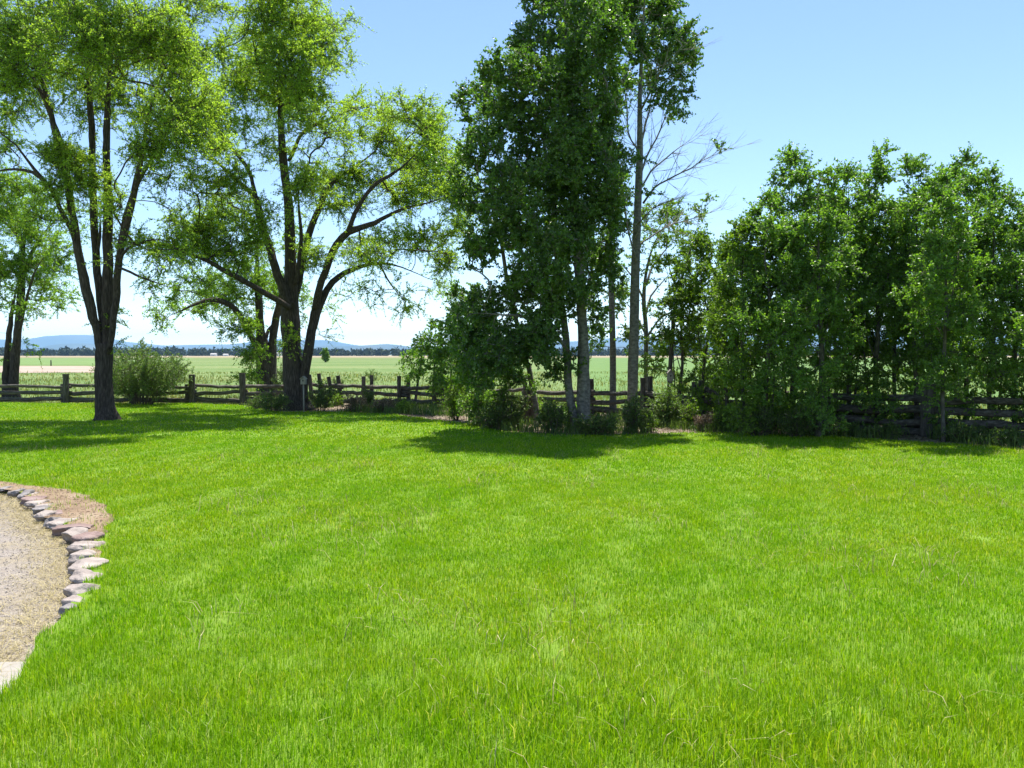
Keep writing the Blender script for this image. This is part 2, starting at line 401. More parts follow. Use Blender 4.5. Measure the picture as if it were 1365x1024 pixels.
def farmhouse(px, D, w, h, label):
    p = W(px, 473, D); p[2] = GZ
    t = thing('farm_building', p, label, 'building', 'white farm buildings on the horizon')
    a = Acc(); a.box((0, 0, h * .32), (w, w * .6, h * .64)); a.build('wall', M['white_wall'], t)
    y = w * .33; x = w * .53
    V = [(-x, -y, h * .62), (x, -y, h * .62), (x, y, h * .62), (-x, y, h * .62), (-x, 0, h), (x, 0, h)]
    mesh('roof', V, [np.array([(0, 1, 5, 4), (2, 3, 4, 5), (3, 2, 1, 0)]), np.array([(0, 4, 3), (1, 2, 5)])], M['roof'], t)
    for dx in (-.25, .25):
        a = Acc(); a.box((dx * w, -w * .302, h * .35), (w * .12, .1, h * .22)); a.build('window', M['glass_dark'], t)
    a = Acc(); a.box((0, -w * .302, h * .2), (w * .1, .1, h * .4)); a.build('door', M['dark_wood'], t)
farmhouse(285, 1080, 7.5, 3.8, 'leftmost white farm building on the horizon, left of the twin dark trunks')
farmhouse(301, 1100, 6.5, 3.0, 'low white farm building on the horizon just right of the leftmost one')
farmhouse(371, 1050, 8, 4.5, 'white farm building on the horizon seen between the two dark elm trunks')

# ---------------------------------------------------------------- trees
def smooth_path(P, step):
    P = np.asarray(P, float)
    if len(P) < 3:
        n = max(2, int(np.linalg.norm(P[-1][:3] - P[0][:3]) / step) + 1)
        return np.array([P[0] + (P[-1] - P[0]) * t for t in np.linspace(0, 1, n)])
    out = []
    Q = np.vstack([2 * P[0] - P[1], P, 2 * P[-1] - P[-2]])
    for i in range(1, len(Q) - 2):
        p0, p1, p2, p3 = Q[i - 1], Q[i], Q[i + 1], Q[i + 2]
        n = max(2, int(np.linalg.norm((p2 - p1)[:3]) / step))
        for t in np.arange(n) / n:
            out.append(.5 * ((2 * p1) + (-p0 + p2) * t + (2 * p0 - 5 * p1 + 4 * p2 - p3) * t * t + (-p0 + 3 * p1 - 3 * p2 + p3) * t ** 3))
    out.append(P[-1])
    return np.array(out)

def unit(v): return v / (np.linalg.norm(v, axis=-1, keepdims=True) + 1e-9)

def leaves_mesh(starts, dirs, r, twigs, tl, per, ls, lw, up, droop, hang):
    """returns twig tubes and leaf quads; starts/dirs (n,3)"""
    n = len(starts)
    S = np.repeat(starts, twigs, 0); Dn = np.repeat(dirs, twigs, 0); T = len(S)
    S = S + r.normal(0, .05, S.shape) * tl
    d = unit(Dn * .55 + r.normal(0, .75, (T, 3)) + np.array([0, 0, up]))
    Ln = r.uniform(.45, 1.1, T) * tl
    def pt(t): return S[:, None] + d[:, None] * (Ln[:, None] * t)[..., None] + np.array([0, 0, -1.]) * (droop * Ln[:, None] * t * t)[..., None]
    t = np.tile(np.array([0, .5, 1.]), (T, 1)); P = pt(t)                      # T,3,3
    rad = np.array([.0045, .003, .0012]) * (1 + tl)
    a = np.arange(3) * 2.094
    u = unit(np.cross(d, np.array([.3, .2, 1.]))); v = np.cross(d, u)
    ringoff = np.cos(a)[None, :, None] * u[:, None] + np.sin(a)[None, :, None] * v[:, None]   # T,3,3
    TV = P[:, :, None] + rad[None, :, None, None] * ringoff[:, None]
    TV = TV.reshape(-1, 3)
    b = (np.arange(T) * 9)[:, None, None]
    k = np.arange(2)[None, :, None] * 3; j = np.arange(3)[None, None]; j2 = (j + 1) % 3
    TF = np.stack(np.broadcast_arrays(b + k + j, b + k + j2, b + k + 3 + j2, b + k + 3 + j), -1).reshape(-1, 4)
    tt = r.uniform(.08, 1.05, (T, per)); Lp = pt(tt).reshape(-1, 3)
    m = len(Lp)
    ax = unit(np.repeat(d, per, 0) * .5 + r.normal(0, .6, (m, 3)) + np.array([0, 0, -hang]))
    nn = unit(r.normal(0, .8, (m, 3)) + np.array([0, 0, .75 - hang * .7]))
    s = unit(np.cross(ax, nn)); nn = np.cross(s, ax)
    l = (ls * r.uniform(.65, 1.25, m))[:, None]; w = l * lw
    Lp = Lp + s * r.normal(0, .35, m)[:, None] * l
    LV = np.stack([Lp, Lp + ax * l * .42 + s * w * .5 + nn * w * .16, Lp + ax * l, Lp + ax * l * .42 - s * w * .5 + nn * w * .16], 1).reshape(-1, 3)
    LF = np.arange(m * 4).reshape(m, 4)
    return TV, TF, LV, LF

def build_tree(name, label, group, D, stems, blobs, bark, leaf, seed, base=None, k=8.0, twigs=5, tl=.42, per=13, ls=.055, lw=.6, up=.25, droop=.25, hang=.1,
               spread=1.6, cat='tree', step=.2, tipr=.0045, fatten=1.0, pipe=2.25, branch_mat=None, zmin=.12, shoots=2.2, shoot_leaf=.75, sl=.9, sj=.6):
    r = np.random.default_rng(seed)
    scale = D / F
    bx = base if base is not None else stems[0][0][:2]
    origin = W(bx[0], bx[1], D); origin[2] = 0
    t = thing(name, origin, label, cat, group)
    NP = [];
    SH = []; BARE = []
    for si, st in enumerate(stems):
        pts = []
        for q in st:
            px, py, w = q[0], q[1], q[2]; off = q[3] if len(q) > 3 else 0
            p = W(px, py, D + off); pts.append([*p, w * scale * .5 * fatten])
        P = smooth_path(pts, step)
        tp = np.linspace(0, 1, len(P)); P[:, 3] *= np.interp(tp, [0, .6, 1], [1, 1, .28 if st[-1][2] < 7 else 1])
        if P[0][2] < .6:
            P[0][2] = -.12
            P[:, 3] *= 1 + .16 * np.clip(1 - P[:, 2] / .4, 0, 1) ** 2
        wob = np.cumsum(r.normal(0, .010, (len(P), 3)), 0); wob -= np.linspace(0, 1, len(P))[:, None] * wob[-1] * .5
        if si > 0: P[:, :3] += wob
        a = Acc(); kk = 18 if P[:, 3].max() > .1 else 8
        a.tube(P[:, :3], np.maximum(P[:, 3], .004), kk, rough=.10 if kk == 18 else .05, seed=seed + si)
        nm = 'trunk' if si == 0 else ('trunk' if P[0][2] < .1 else 'limb')
        a.build(nm, M[bark], t, smooth=True, origin=origin)
        T = unit(np.gradient(P[:, :3], axis=0))
        if shoots:
            i0 = int(len(P) * (.55 if si == 0 else .3)); m = int((len(P) - i0) * step * shoots)
            if shoot_leaf == 0 and si > 0:
                for i in r.integers(int(len(P) * .2), len(P), int(len(P) * step * shoots)):
                    BARE.append((P[i, :3], unit(T[i] * .8 + r.normal(0, .38, 3) + [0, 0, -.1]), r.uniform(.3, 1.25) * sl, P[i, 3]))
                m = 0
            for i in r.integers(i0, len(P), m): SH.append(P[i, :3] + unit(T[i] * .7 + r.normal(0, sj, 3) + [0, 0, .2]) * r.uniform(.35, 1.5) * sl)
            for q in range(int(2 + 2 * min(shoots, 3)) if shoot_leaf else 0): SH.append(P[-1, :3] + unit(T[-1] + r.normal(0, .38, 3)) * r.uniform(.25, 1.1) * sl)
        for i in range(len(P)): NP.append((P[i][:3], P[i][3], T[i]))
    pos = [n[0] for n in NP]; ns = len(pos)
    att = []
    for bl in blobs:
        px, py, rx, ry = bl[:4]; dens = bl[4] if len(bl) > 4 else 1.0
        off = bl[5] if len(bl) > 5 else r.uniform(-1, 1) * spread
        area = math.pi * rx * ry * scale * scale
        n = max(1, int(area * k * dens + r.random()))
        c = W(px, py, D + off); cs = (D + off) / F
        q = unit(r.normal(0, 1, (n, 3))) * (r.random((n, 1)) ** .5) * r.uniform(.85, 1.25)
        att.append(c + q * np.array([rx * cs, (rx + ry) * .5 * cs * .95, ry * cs]))
    att = np.vstack(att)
    lf = np.ones(len(att), bool)
    if SH:
        att = np.vstack([att, SH]); lf = np.concatenate([lf, r.random(len(SH)) < shoot_leaf])
    ok = att[:, 2] > zmin + .05; att = att[ok]; lf = lf[ok]
    P0 = np.array(pos)
    dm = np.array([np.min(np.linalg.norm(P0 - a, axis=1)) for a in att])
    od = np.argsort(dm); att = att[od]; lf = lf[od]
    cap = ns + 40 * len(att) + 10
    PP = np.zeros((cap, 3)); PP[:ns] = P0; par = -np.ones(cap, int); DD = np.zeros((cap, 3)); DD[:ns] = [n[2] for n in NP]
    PL = np.zeros(cap); cnt = ns
    w0 = np.zeros(cap)
    chains = []; ends = []; ed = []
    for a in att:
        v = a - PP[:cnt]; d = np.linalg.norm(v, axis=1)
        cost = d + .18 * PL[:cnt] + np.maximum(0, -v[:, 2]) * .9 + (PP[:cnt, 2] < .5) * .6
        j = int(np.argmin(cost)); b = PP[j]; dist = d[j]
        n = max(2, min(30, int(dist / .22) + 1))
        c1 = b + DD[j] * dist * .30 + np.array([0, 0, .10 * dist])
        ts = np.linspace(0, 1, n + 1)[1:]
        path = ((1 - ts) ** 2)[:, None] * b + (2 * ts * (1 - ts))[:, None] * c1 + (ts ** 2)[:, None] * a
        path[:-1] += r.normal(0, .018 + .012 * dist, (n - 1, 3)) * .6
        idx = [j]
        prev = j
        for q in path:
            PP[cnt] = q; par[cnt] = prev; DD[cnt] = unit(q - PP[prev]); PL[cnt] = PL[prev] + np.linalg.norm(q - PP[prev])
            idx.append(cnt); prev = cnt; cnt += 1
        chains.append(idx); ends.append(cnt - 1)
    rp = np.zeros(cnt); rp[ends] = tipr ** pipe * np.where(lf, 1, .6)
    for i in range(cnt - 1, ns - 1, -1):
        if rp[i] == 0: rp[i] = tipr ** pipe
        if par[i] >= ns: rp[par[i]] += rp[i]
    rad = rp ** (1 / pipe)
    srad = np.array([n[1] for n in NP])
    A = Acc()
    for idx in chains:
        rr = rad[idx].copy()
        rr[0] = min(rr[1], srad[idx[0]] if idx[0] < ns else rad[idx[0]])
        if idx[0] < ns: rr = np.minimum(rr, max(srad[idx[0]] * .8, .01))
        A.tube(PP[idx], rr, 6 if rr.max() > .02 else 4, cap=False)
    for b0, d0, L0, r0 in BARE:
        tq = np.linspace(0, 1, 7)[:, None]; side = unit(np.cross(d0, r.normal(0, 1, 3))) * r.normal(0, .06)
        q = b0 + d0 * L0 * tq + (np.array([0, 0, .22]) + side) * L0 * tq ** 2
        A.tube(q, np.linspace(min(.007, r0 * .7), .0022, 7), 4, cap=False)
        for z in range(2):
            k0 = r.integers(2, 5); d1 = unit(d0 + r.normal(0, .4, 3) + [0, 0, .1]); q2 = q[k0] + d1 * L0 * .4 * np.linspace(0, 1, 4)[:, None]
            A.tube(q2, np.linspace(.004, .0018, 4), 3, cap=False)
    ends = np.array(ends)[lf]; e2 = par[ends]; e2 = np.where(e2 >= 0, e2, ends)
    S = np.vstack([PP[ends], (PP[ends] + PP[e2]) / 2]); Dd = np.vstack([DD[ends], DD[ends]])
    TV, TF, LV, LF = leaves_mesh(S, Dd, r, max(1, twigs // 2), tl, per, ls, lw, up, droop, hang)
    A.add(TV, TF)
    tag(A.build('branches', M[branch_mat or bark], t, smooth=True, origin=origin), kind='stuff')
    keep = LV[::4, 2] > zmin - .08
    LV = LV.reshape(-1, 4, 3)[keep].reshape(-1, 3); LF = np.arange(len(LV)).reshape(-1, 4)
    mesh('crown', LV - origin, [LF], M[leaf], t)
    global NLEAF
    NLEAF += len(LF)
    return t
NLEAF = 0

# near left elm, several stems from one trunk
build_tree('elm_tree', 'tall multi-stemmed elm standing alone on the lawn left of the leafy shrub', 'elms on the left of the lawn', 20.2, [
    [(142, 566, 34), (142, 556, 29), (140, 540, 24), (138, 500, 21), (139, 475, 21), (139, 458, 20)],
    [(135, 478, 10), (131, 445, 10), (122, 410, 12, -.1), (112, 360, 11, -.2), (105, 325, 10, -.3), (97, 270, 9, -.4), (92, 235, 9, -.5), (80, 190, 8, -.6), (62, 120, 7, -.7), (45, 60, 5, -.8), (30, 10, 3, -1)],
    [(106, 345, 7, -.2), (95, 310, 6, -.5), (80, 278, 5.5, -.8), (66, 250, 5, -1.1), (44, 225, 5, -1.3), (20, 195, 4, -1.6), (-8, 172, 4, -2)],
    [(64, 248, 4, -1.1), (45, 230, 4, -1.0), (20, 226, 3.5, -.9), (-20, 230, 3, -1)],
    [(84, 195, 6, -.5), (72, 165, 6, -.4), (55, 120, 5, -.3), (42, 100, 5, -.2), (25, 75, 4, 0), (5, 60, 3, .2)],
    [(138, 470, 11, .1), (136, 450, 9, .1), (134, 400, 10, .2), (128, 350, 10, .3), (124, 300, 9.5, .4), (122, 250, 9, .4), (121, 180, 8, .4), (118, 130, 8, .5), (115, 95, 7, .6), (105, 50, 5, .8), (100, -20, 3, 1)],
    [(129, 345, 4, .2), (132, 315, 4, 0), (134, 290, 3, -.1)],
    [(143, 475, 12, .05), (142, 450, 11, .05), (144, 400, 13), (146, 330, 12, .1), (147, 270, 11, .2), (145, 200, 9, .2), (147, 140, 8, .2), (150, 90, 6, .1), (155, 40, 4), (160, -30, 3)],
    [(144, 470, 8, -.1), (147, 445, 8, -.2), (151, 390, 10, -.3), (158, 330, 9, -.5), (168, 290, 9, -.7), (178, 240, 8, -.9), (188, 200, 7, -1), (193, 165, 6, -1.1), (206, 130, 4, -1.4), (225, 80, 3, -1.6)],
    [(160, 325, 6, -.5), (170, 275, 5, -.2), (190, 235, 5, .2), (212, 203, 4, .5), (236, 190, 3, .8), (262, 196, 2, 1)],
    [(153, 375, 4, -.3), (160, 350, 4, -.5), (170, 332, 3.5, -.8), (202, 320, 3, -1.2), (220, 322, 2, -1.4)],
    [(155, 355, 3.5, -.4), (182, 367, 3, -.8), (210, 377, 2.3, -1), (235, 386, 1.6, -1.2)],
    [(150, 100, 4, .2), (175, 60, 3.5, .6), (205, 35, 3, 1.2), (240, 5, 2.4, 1.5)],
], [(60, 90, 65, 50, 1), (15, 35, 55, 45, 1), (100, 25, 60, 40), (160, 55, 65, 45), (205, 35, 50, 35), (232, 90, 45, 35), (272, 150, 40, 24), (215, 145, 48, 30), (150, 125, 45, 32, .9),
    (108, 160, 34, 22, .5), (85, 212, 42, 28, 1.3, -1), (110, 240, 32, 20, 1.2, -1), (30, 140, 35, 22, .5), (255, 0, 50, 25, .7), (40, -50, 90, 40, .8), (150, -60, 90, 40, .8), (190, 195, 36, 25, .7),
    (225, 175, 45, 20, .9), (165, 320, 22, 30, .35), (150, 270, 22, 25, .4), (215, 250, 30, 35, .18), (20, 105, 40, 25, .7), (235, 60, 20, 20), (15, 195, 25, 20, .6), (-30, 120, 50, 60, .6),
    (250, 70, 34, 34, .7), (75, 250, 30, 15, .9, -1.2), (190, 330, 35, 10, .3), (225, 290, 40, 40, .14), (240, 350, 34, 26, .14), (60, 290, 40, 24, .3, -1), (120, 90, 40, 30, .8), (70, -120, 100, 50, .8), (180, -130, 90, 40, .7), (290, 190, 30, 16, .5), (-60, 60, 50, 60, .7), (250, 130, 50, 30, .6, -2.5), (120, 60, 90, 50, .6, -3), (235, 170, 44, 36, .6), (205, 215, 34, 22, .4), (20, 60, 50, 50, .5, -1.5), (262, 205, 40, 24, .35)],
    'elm_bark', 'elm_leaf', 101, k=32, twigs=8, tl=.5, per=26, ls=.048, lw=.52, spread=3.1, branch_mat='elm_bark')

build_tree('elm_tree', 'dark twin-stemmed elm behind the rail fence at the far left edge', 'elms on the left of the lawn', 32, [
    [(17, 533, 20), (18, 520, 14), (20, 490, 11), (23, 450, 10), (27, 405, 9), (30, 345, 8), (33, 312, 7), (46, 288, 5), (50, 262, 4)],
    [(10, 532, 13), (8, 500, 9), (10, 465, 7.5), (14, 430, 6.5), (20, 400, 5.5, -.2), (26, 375, 4, -.2)],
    [(26, 440, 4, -.3), (33, 410, 3.5, -.7), (45, 370, 3, -1.2), (60, 340, 2, -1.6)],
    [(28, 385, 5, .3), (40, 345, 5, .6), (56, 315, 3.5, 1), (72, 300, 2, 1.2)],
    [(27, 372, 5, .2), (10, 350, 4, .5), (-15, 335, 3, .6)],
    [(30, 330, 4, -.2), (18, 305, 3.5, -.5), (-5, 290, 3, -.8)],
], [(10, 285, 35, 30, 1.1), (-15, 260, 40, 40), (40, 310, 40, 30, .7), (65, 350, 35, 25, .6), (60, 385, 40, 18, .6), (20, 350, 40, 30, .7), (90, 400, 35, 12, .4), (5, 400, 25, 30, .6), (60, 350, 40, 40, .4), (40, 410, 40, 14, .4), (25, 250, 35, 25, .6), (-20, 350, 30, 50), (100, 300, 30, 40, .25), (50, 262, 30, 20, .6)],
    'elm_bark', 'elm_leaf_far', 102, k=17, twigs=8, tl=.55, per=17, ls=.075, lw=.55, spread=2.2)

# middle elm
build_tree('elm_tree', 'broad spreading elm with a leaning second stem, small pale birdhouse in front of it', 'elms on the left of the lawn', 24, [
    [(400, 552, 40), (397, 542, 34), (394, 525, 29), (391, 495, 26), (389, 460, 24), (387, 430, 25), (387, 405, 20), (387, 344, 15), (385, 279, 12), (380, 236, 11), (376, 193, 10), (374, 155, 9), (372, 107, 8), (373, 43, 5), (376, 0, 3)],
    [(405, 546, 14, -.1), (404, 520, 12, -.1), (407, 492, 12, -.1), (411, 465, 12, -.1), (415, 441, 12), (420, 418, 13), (428, 398, 9, .1), (441, 378, 8, .2), (466, 361, 7, .6), (501, 350, 6, 1), (535, 356, 4, 1.3), (565, 368, 3, 1.5)],
    [(421, 414, 10), (428, 385, 9, -.3), (437, 355, 9, -.5), (445, 335, 9, -.7), (466, 309, 8, -.9), (501, 296, 6, -1.2), (535, 279, 5, -1.5), (574, 271, 4, -1.8), (600, 262, 3, -2)],
    [(462, 312, 6, -.9), (472, 285, 6, -1.0), (483, 266, 5, -1), (501, 245, 5, -1), (535, 223, 4, -1), (560, 200, 3, -1)],
    [(386, 410, 13, -.2), (380, 390, 12, -.3), (371, 365, 11, -.4), (359, 327, 10, -.5), (346, 292, 9, -.6), (342, 266, 8, -.7), (316, 241, 6, -1), (277, 206, 5, -1.5), (255, 190, 3, -1.8)],
    [(342, 270, 6, -.7), (337, 245, 5, -.3), (329, 223, 5, 0), (303, 189, 4, .5), (290, 165, 3, .7)],
    [(390, 405, 12, .3), (398, 374, 10, .5), (411, 318, 9, .7), (428, 275, 8, .9), (441, 249, 7, 1), (475, 223, 5, 1.3), (501, 202, 4, 1.5), (510, 180, 3, 1.6)],
    [(385, 215, 5, .2), (402, 180, 5, .5), (420, 168, 4.5, .7), (441, 159, 4, 1), (466, 146, 3, 1.3)],
    [(393, 380, 6, -.3), (400, 340, 5, -.5), (402, 318, 5, -.5), (399, 280, 4, -.6), (398, 258, 3.5, -.6), (404, 235, 3, -.8)],
    [(384, 410, 9, -.6), (372, 402, 8, -1), (342, 384, 7, -1.6), (307, 366, 6.5, -2.2), (277, 349, 6, -2.7), (252, 339, 5, -3), (217, 327, 3, -3.4)],
    [(374, 130, 4, 0), (350, 100, 4, -.5), (340, 70, 3, -.8), (335, 40, 2.2, -1)],
    [(374, 120, 4, 0), (400, 85, 4, .4), (415, 60, 3, .7), (420, 25, 2.2, 1)],
    [(504, 350, 3, 1), (515, 370, 2.5, 1.3), (530, 392, 1.6, 1.5)],
], [(370, 30, 52, 32), (335, 62, 42, 28, .9), (418, 38, 42, 30), (440, 75, 32, 22, .8), (355, 105, 48, 32, 1.3), (390, 85, 48, 32, 1.3), (322, 110, 30, 25, .8), (385, 140, 46, 26, 1.2), (420, 165, 46, 22, .7),
    (475, 140, 40, 18, .8), (540, 150, 48, 22, 1), (575, 175, 32, 32, 1.1), (556, 210, 48, 32, 1.2), (510, 185, 46, 25, 1.1), (480, 235, 42, 26, 1.1), (585, 225, 34, 34, .9), (540, 255, 46, 26, 1.1), (600, 262, 26, 32, .8),
    (435, 240, 40, 30, .8), (405, 245, 30, 30, .7), (300, 195, 26, 22, .35), (572, 318, 40, 22, .9), (592, 345, 26, 24, .8), (528, 318, 46, 22, .6), (560, 395, 40, 18, .18), (480, 400, 50, 16, .13), (500, 380, 40, 20, .18),
    (300, 285, 46, 32, .9), (258, 305, 42, 28, 1, -2.6), (345, 295, 34, 28, .8), (305, 335, 46, 24, 1, -2), (236, 335, 42, 24, .8, -3), (235, 375, 44, 22, .35, -2.8), (410, 340, 30, 40, .4), (460, 270, 40, 25, .7),
    (360, 200, 26, 26, .7), (335, 165, 25, 20, .5), (410, 120, 36, 26, .9), (390, 450, 20, 24, .25, -.6), (450, 190, 36, 20, .5), (480, 345, 50, 18, .35), (370, 0, 60, 25, .8), (440, 410, 25, 20, .2), (612, 225, 22, 28, .7, .8), (615, 300, 22, 30, .6, .8), (310, 240, 40, 26, .6), (290, 165, 34, 26, .7), (292, 118, 34, 30, .6), (295, 70, 26, 26, .5), (262, 240, 36, 24, .4), (455, 40, 18, 20, .4), (500, 330, 60, 30, .4)],
    'elm_bark', 'elm_leaf', 103, k=27, twigs=8, tl=.52, per=26, ls=.052, lw=.52, spread=3.1)

build_tree('elm_tree', 'dark forked elm just behind the rail fence, left of the broad spreading elm', 'elms on the left of the lawn', 31, [
    [(356, 534, 30), (355, 520, 25), (353, 490, 22), (350, 462, 18), (347, 440, 11), (345, 400, 9), (343, 370, 8), (342, 330, 6), (338, 300, 4)],
    [(363, 525, 14), (362, 490, 12), (363, 455, 10), (367, 430, 10), (372, 408, 9, -.2), (380, 380, 7, -.4), (392, 345, 5, -.8), (400, 320, 3, -1)],
    [(346, 470, 9, -.2), (338, 454, 8, -.4), (324, 426, 7, -.8), (306, 406, 7, -1.2), (280, 400, 6, -1.6), (256, 408, 4.5, -2), (226, 421, 3, -2.4)],
    [(354, 455, 5, .3), (358, 440, 5, .5), (366, 428, 4, .6)],
], [(300, 395, 46, 24, 1), (328, 430, 32, 22, .8), (268, 388, 45, 24, .8), (246, 415, 40, 14, .4), (360, 380, 36, 26, .8), (325, 365, 40, 26, .8), (336, 474, 22, 12, 1.3, -1.5), (332, 500, 20, 10, .9, -2), (375, 462, 14, 12, .6), (352, 330, 40, 26, .5), (390, 400, 26, 26, .5), (300, 440, 30, 10, .3)],
    'elm_bark', 'elm_leaf_far', 104, k=17, twigs=8, tl=.52, per=17, ls=.073, lw=.55, spread=2.0)

# big cottonwood
build_tree('cottonwood_tree', 'massive dark green cottonwood with forked grey trunk at the lawn edge', 'cottonwoods in the middle', 17.3, [
    [(780, 584, 28), (779, 572, 20), (778, 520, 17), (777, 450, 14), (773, 380, 13), (768, 300, 11), (765, 220, 10), (760, 130, 8), (755, 40, 6), (752, -40, 4), (752, -70, 2.5)],
    [(771, 582, 16, .1), (765, 555, 13, .1), (759, 530, 11, .1), (757, 500, 10, .2), (752, 440, 9, .3), (745, 370, 8, .5), (735, 280, 7, .7), (722, 180, 5, .9), (712, 90, 4, 1), (706, 20, 2.5, 1)],
    [(716, 582, 9, 1.0), (712, 540, 8, 1.0), (700, 480, 7, 1.0), (684, 400, 6, 1), (668, 310, 5, 1), (655, 230, 4, 1), (648, 140, 3, 1)],
    [(757, 470, 5, .2), (735, 440, 4.5, -.3), (705, 425, 4, -.8), (665, 420, 3, -1.2), (635, 418, 2, -1.4)],
    [(770, 330, 5, 0), (795, 280, 4.5, -.4), (812, 220, 3.5, -.7), (820, 160, 2.5, -.9)],
    [(742, 340, 5, .5), (712, 300, 4.5, .1), (680, 265, 3.5, -.4), (640, 240, 2.5, -.7)],
], [(720, -20, 45, 50), (785, -5, 45, 50), (740, 55, 55, 42), (800, 50, 36, 38), (700, 60, 22, 30), (700, 110, 46, 38), (760, 120, 55, 38), (655, 95, 22, 24, .9), (642, 145, 30, 32), (690, 170, 46, 38), (750, 180, 55, 38), (800, 140, 30, 38),
    (808, 205, 28, 38), (640, 205, 30, 34), (700, 235, 55, 38), (760, 250, 55, 38), (648, 270, 38, 38), (642, 330, 36, 30, .9), (700, 315, 55, 38), (760, 330, 50, 38), (800, 280, 30, 38), (700, 385, 55, 32), (745, 400, 36, 34),
    (650, 405, 42, 26, .9), (640, 450, 42, 26), (700, 455, 52, 32, 1.1), (735, 485, 30, 22, .7), (670, 490, 38, 22, 1.0), (800, 360, 26, 36, .8), (803, 430, 22, 22, .5), (640, 500, 22, 22, .6), (725, 345, 40, 60, .9, -1.3), (690, 270, 40, 60, .9, -1.4), (765, 200, 40, 60, .9, -1.2), (790, 400, 12, 40, .6), (622, 440, 24, 34, 1.2, .4), (650, 470, 34, 30, 1.1), (620, 490, 20, 20, .8, .5), (680, 515, 40, 16, .6), (615, 400, 14, 16, .8, .5), (720, 440, 40, 50, .8, -1), (772, 300, 26, 60, .9, -.9), (772, 190, 28, 60, .9, -.9), (766, 90, 30, 50, .9, -.8), (768, 10, 26, 50, .9, -.7), (816, 110, 16, 46, .9), (818, 245, 14, 44, .9), (812, 330, 16, 46, .8), (815, 30, 18, 40, .9), (775, 385, 18, 20, .7, -.8)],
    'pale_bark', 'cottonwood_leaf', 105, k=31, twigs=8, tl=.32, per=20, ls=.054, lw=.85, up=.3, droop=.1, hang=.45, spread=1.5, zmin=.6)

build_tree('cottonwood_tree', 'tall pale trunked cottonwood with bare lower limbs right of the dark one', 'cottonwoods in the middle', 18.5, [
    [(843, 578, 19), (843, 565, 15), (843, 520, 13.5), (845, 440, 12.5), (847, 360, 11), (850, 280, 10), (853, 200, 9), (853, 130, 8), (856, 60, 7), (859, 0, 5), (861, -30, 3)],
    [(857, 270, 3.1), (865, 257, 2.5, -.2), (877, 247, 2.2, -.4), (897, 236, 1.9, -.6), (918, 225, 1.5, -.8), (936, 214, 1.1, -1), (956, 204, 0.74, -1)],
    [(855, 250, 2.8), (868, 228, 2.5, .3), (885, 212, 1.9, .5), (906, 195, 1.4, .7), (926, 181, 0.87, .9)],
    [(855, 232, 2.8, .1), (862, 210, 2.5, .3), (874, 186, 2.2, .5), (885, 160, 1.9, .6), (893, 135, 1.2, .7)],
    [(854, 215, 2.5, -.1), (845, 195, 2.2, -.3), (836, 176, 1.9, -.5), (833, 130, 1.9, -.7), (832, 85, 1.2, -.8)],
    [(848, 330, 2.5, .3), (870, 315, 2, .5), (897, 300, 1.6, .8), (925, 292, 1.2, 1), (955, 284, 0.62, 1.2)],
    [(854, 150, 3.1, 0), (868, 120, 2.5, -.4), (885, 85, 2.1, -.8), (905, 65, 1.2, -1)],
    [(852, 240, 2.5, .2), (857, 190, 2.5, .6), (866, 140, 2.2, .9), (872, 90, 1.6, 1), (880, 40, 1.2, 1)],
    [(849, 300, 1.9, -.3), (862, 285, 1.6, -.7), (885, 270, 1.2, -1.2), (915, 262, 0.62, -1.5)],
    [(848, 350, 2.1, -.3), (836, 300, 1.9, -.5), (828, 250, 1.6, -.7), (826, 200, 1.2, -.9)],
], [(868, 10, 34, 30), (902, 55, 32, 24), (925, 75, 17, 15), (850, 60, 26, 30), (880, 100, 36, 18), (893, 128, 30, 13), (907, 150, 24, 9, .7), (838, 10, 26, 35), (890, 20, 22, 30, .9), (834, 110, 14, 26, .5), (955, 206, 9, 9, .35), (828, 220, 16, 24, .35), (825, 290, 18, 28, .5),
    (870, -25, 30, 20), (865, 215, 12, 9, .5), (900, 80, 26, 20, .9)],
    'pale_bark', 'cottonwood_leaf', 106, k=36, twigs=8, tl=.3, per=19, ls=.052, lw=.85, up=.3, droop=.1, hang=.45, spread=1.1, zmin=.6, branch_mat='bare_wood', shoots=13, shoot_leaf=.0, sl=.72, sj=.28)

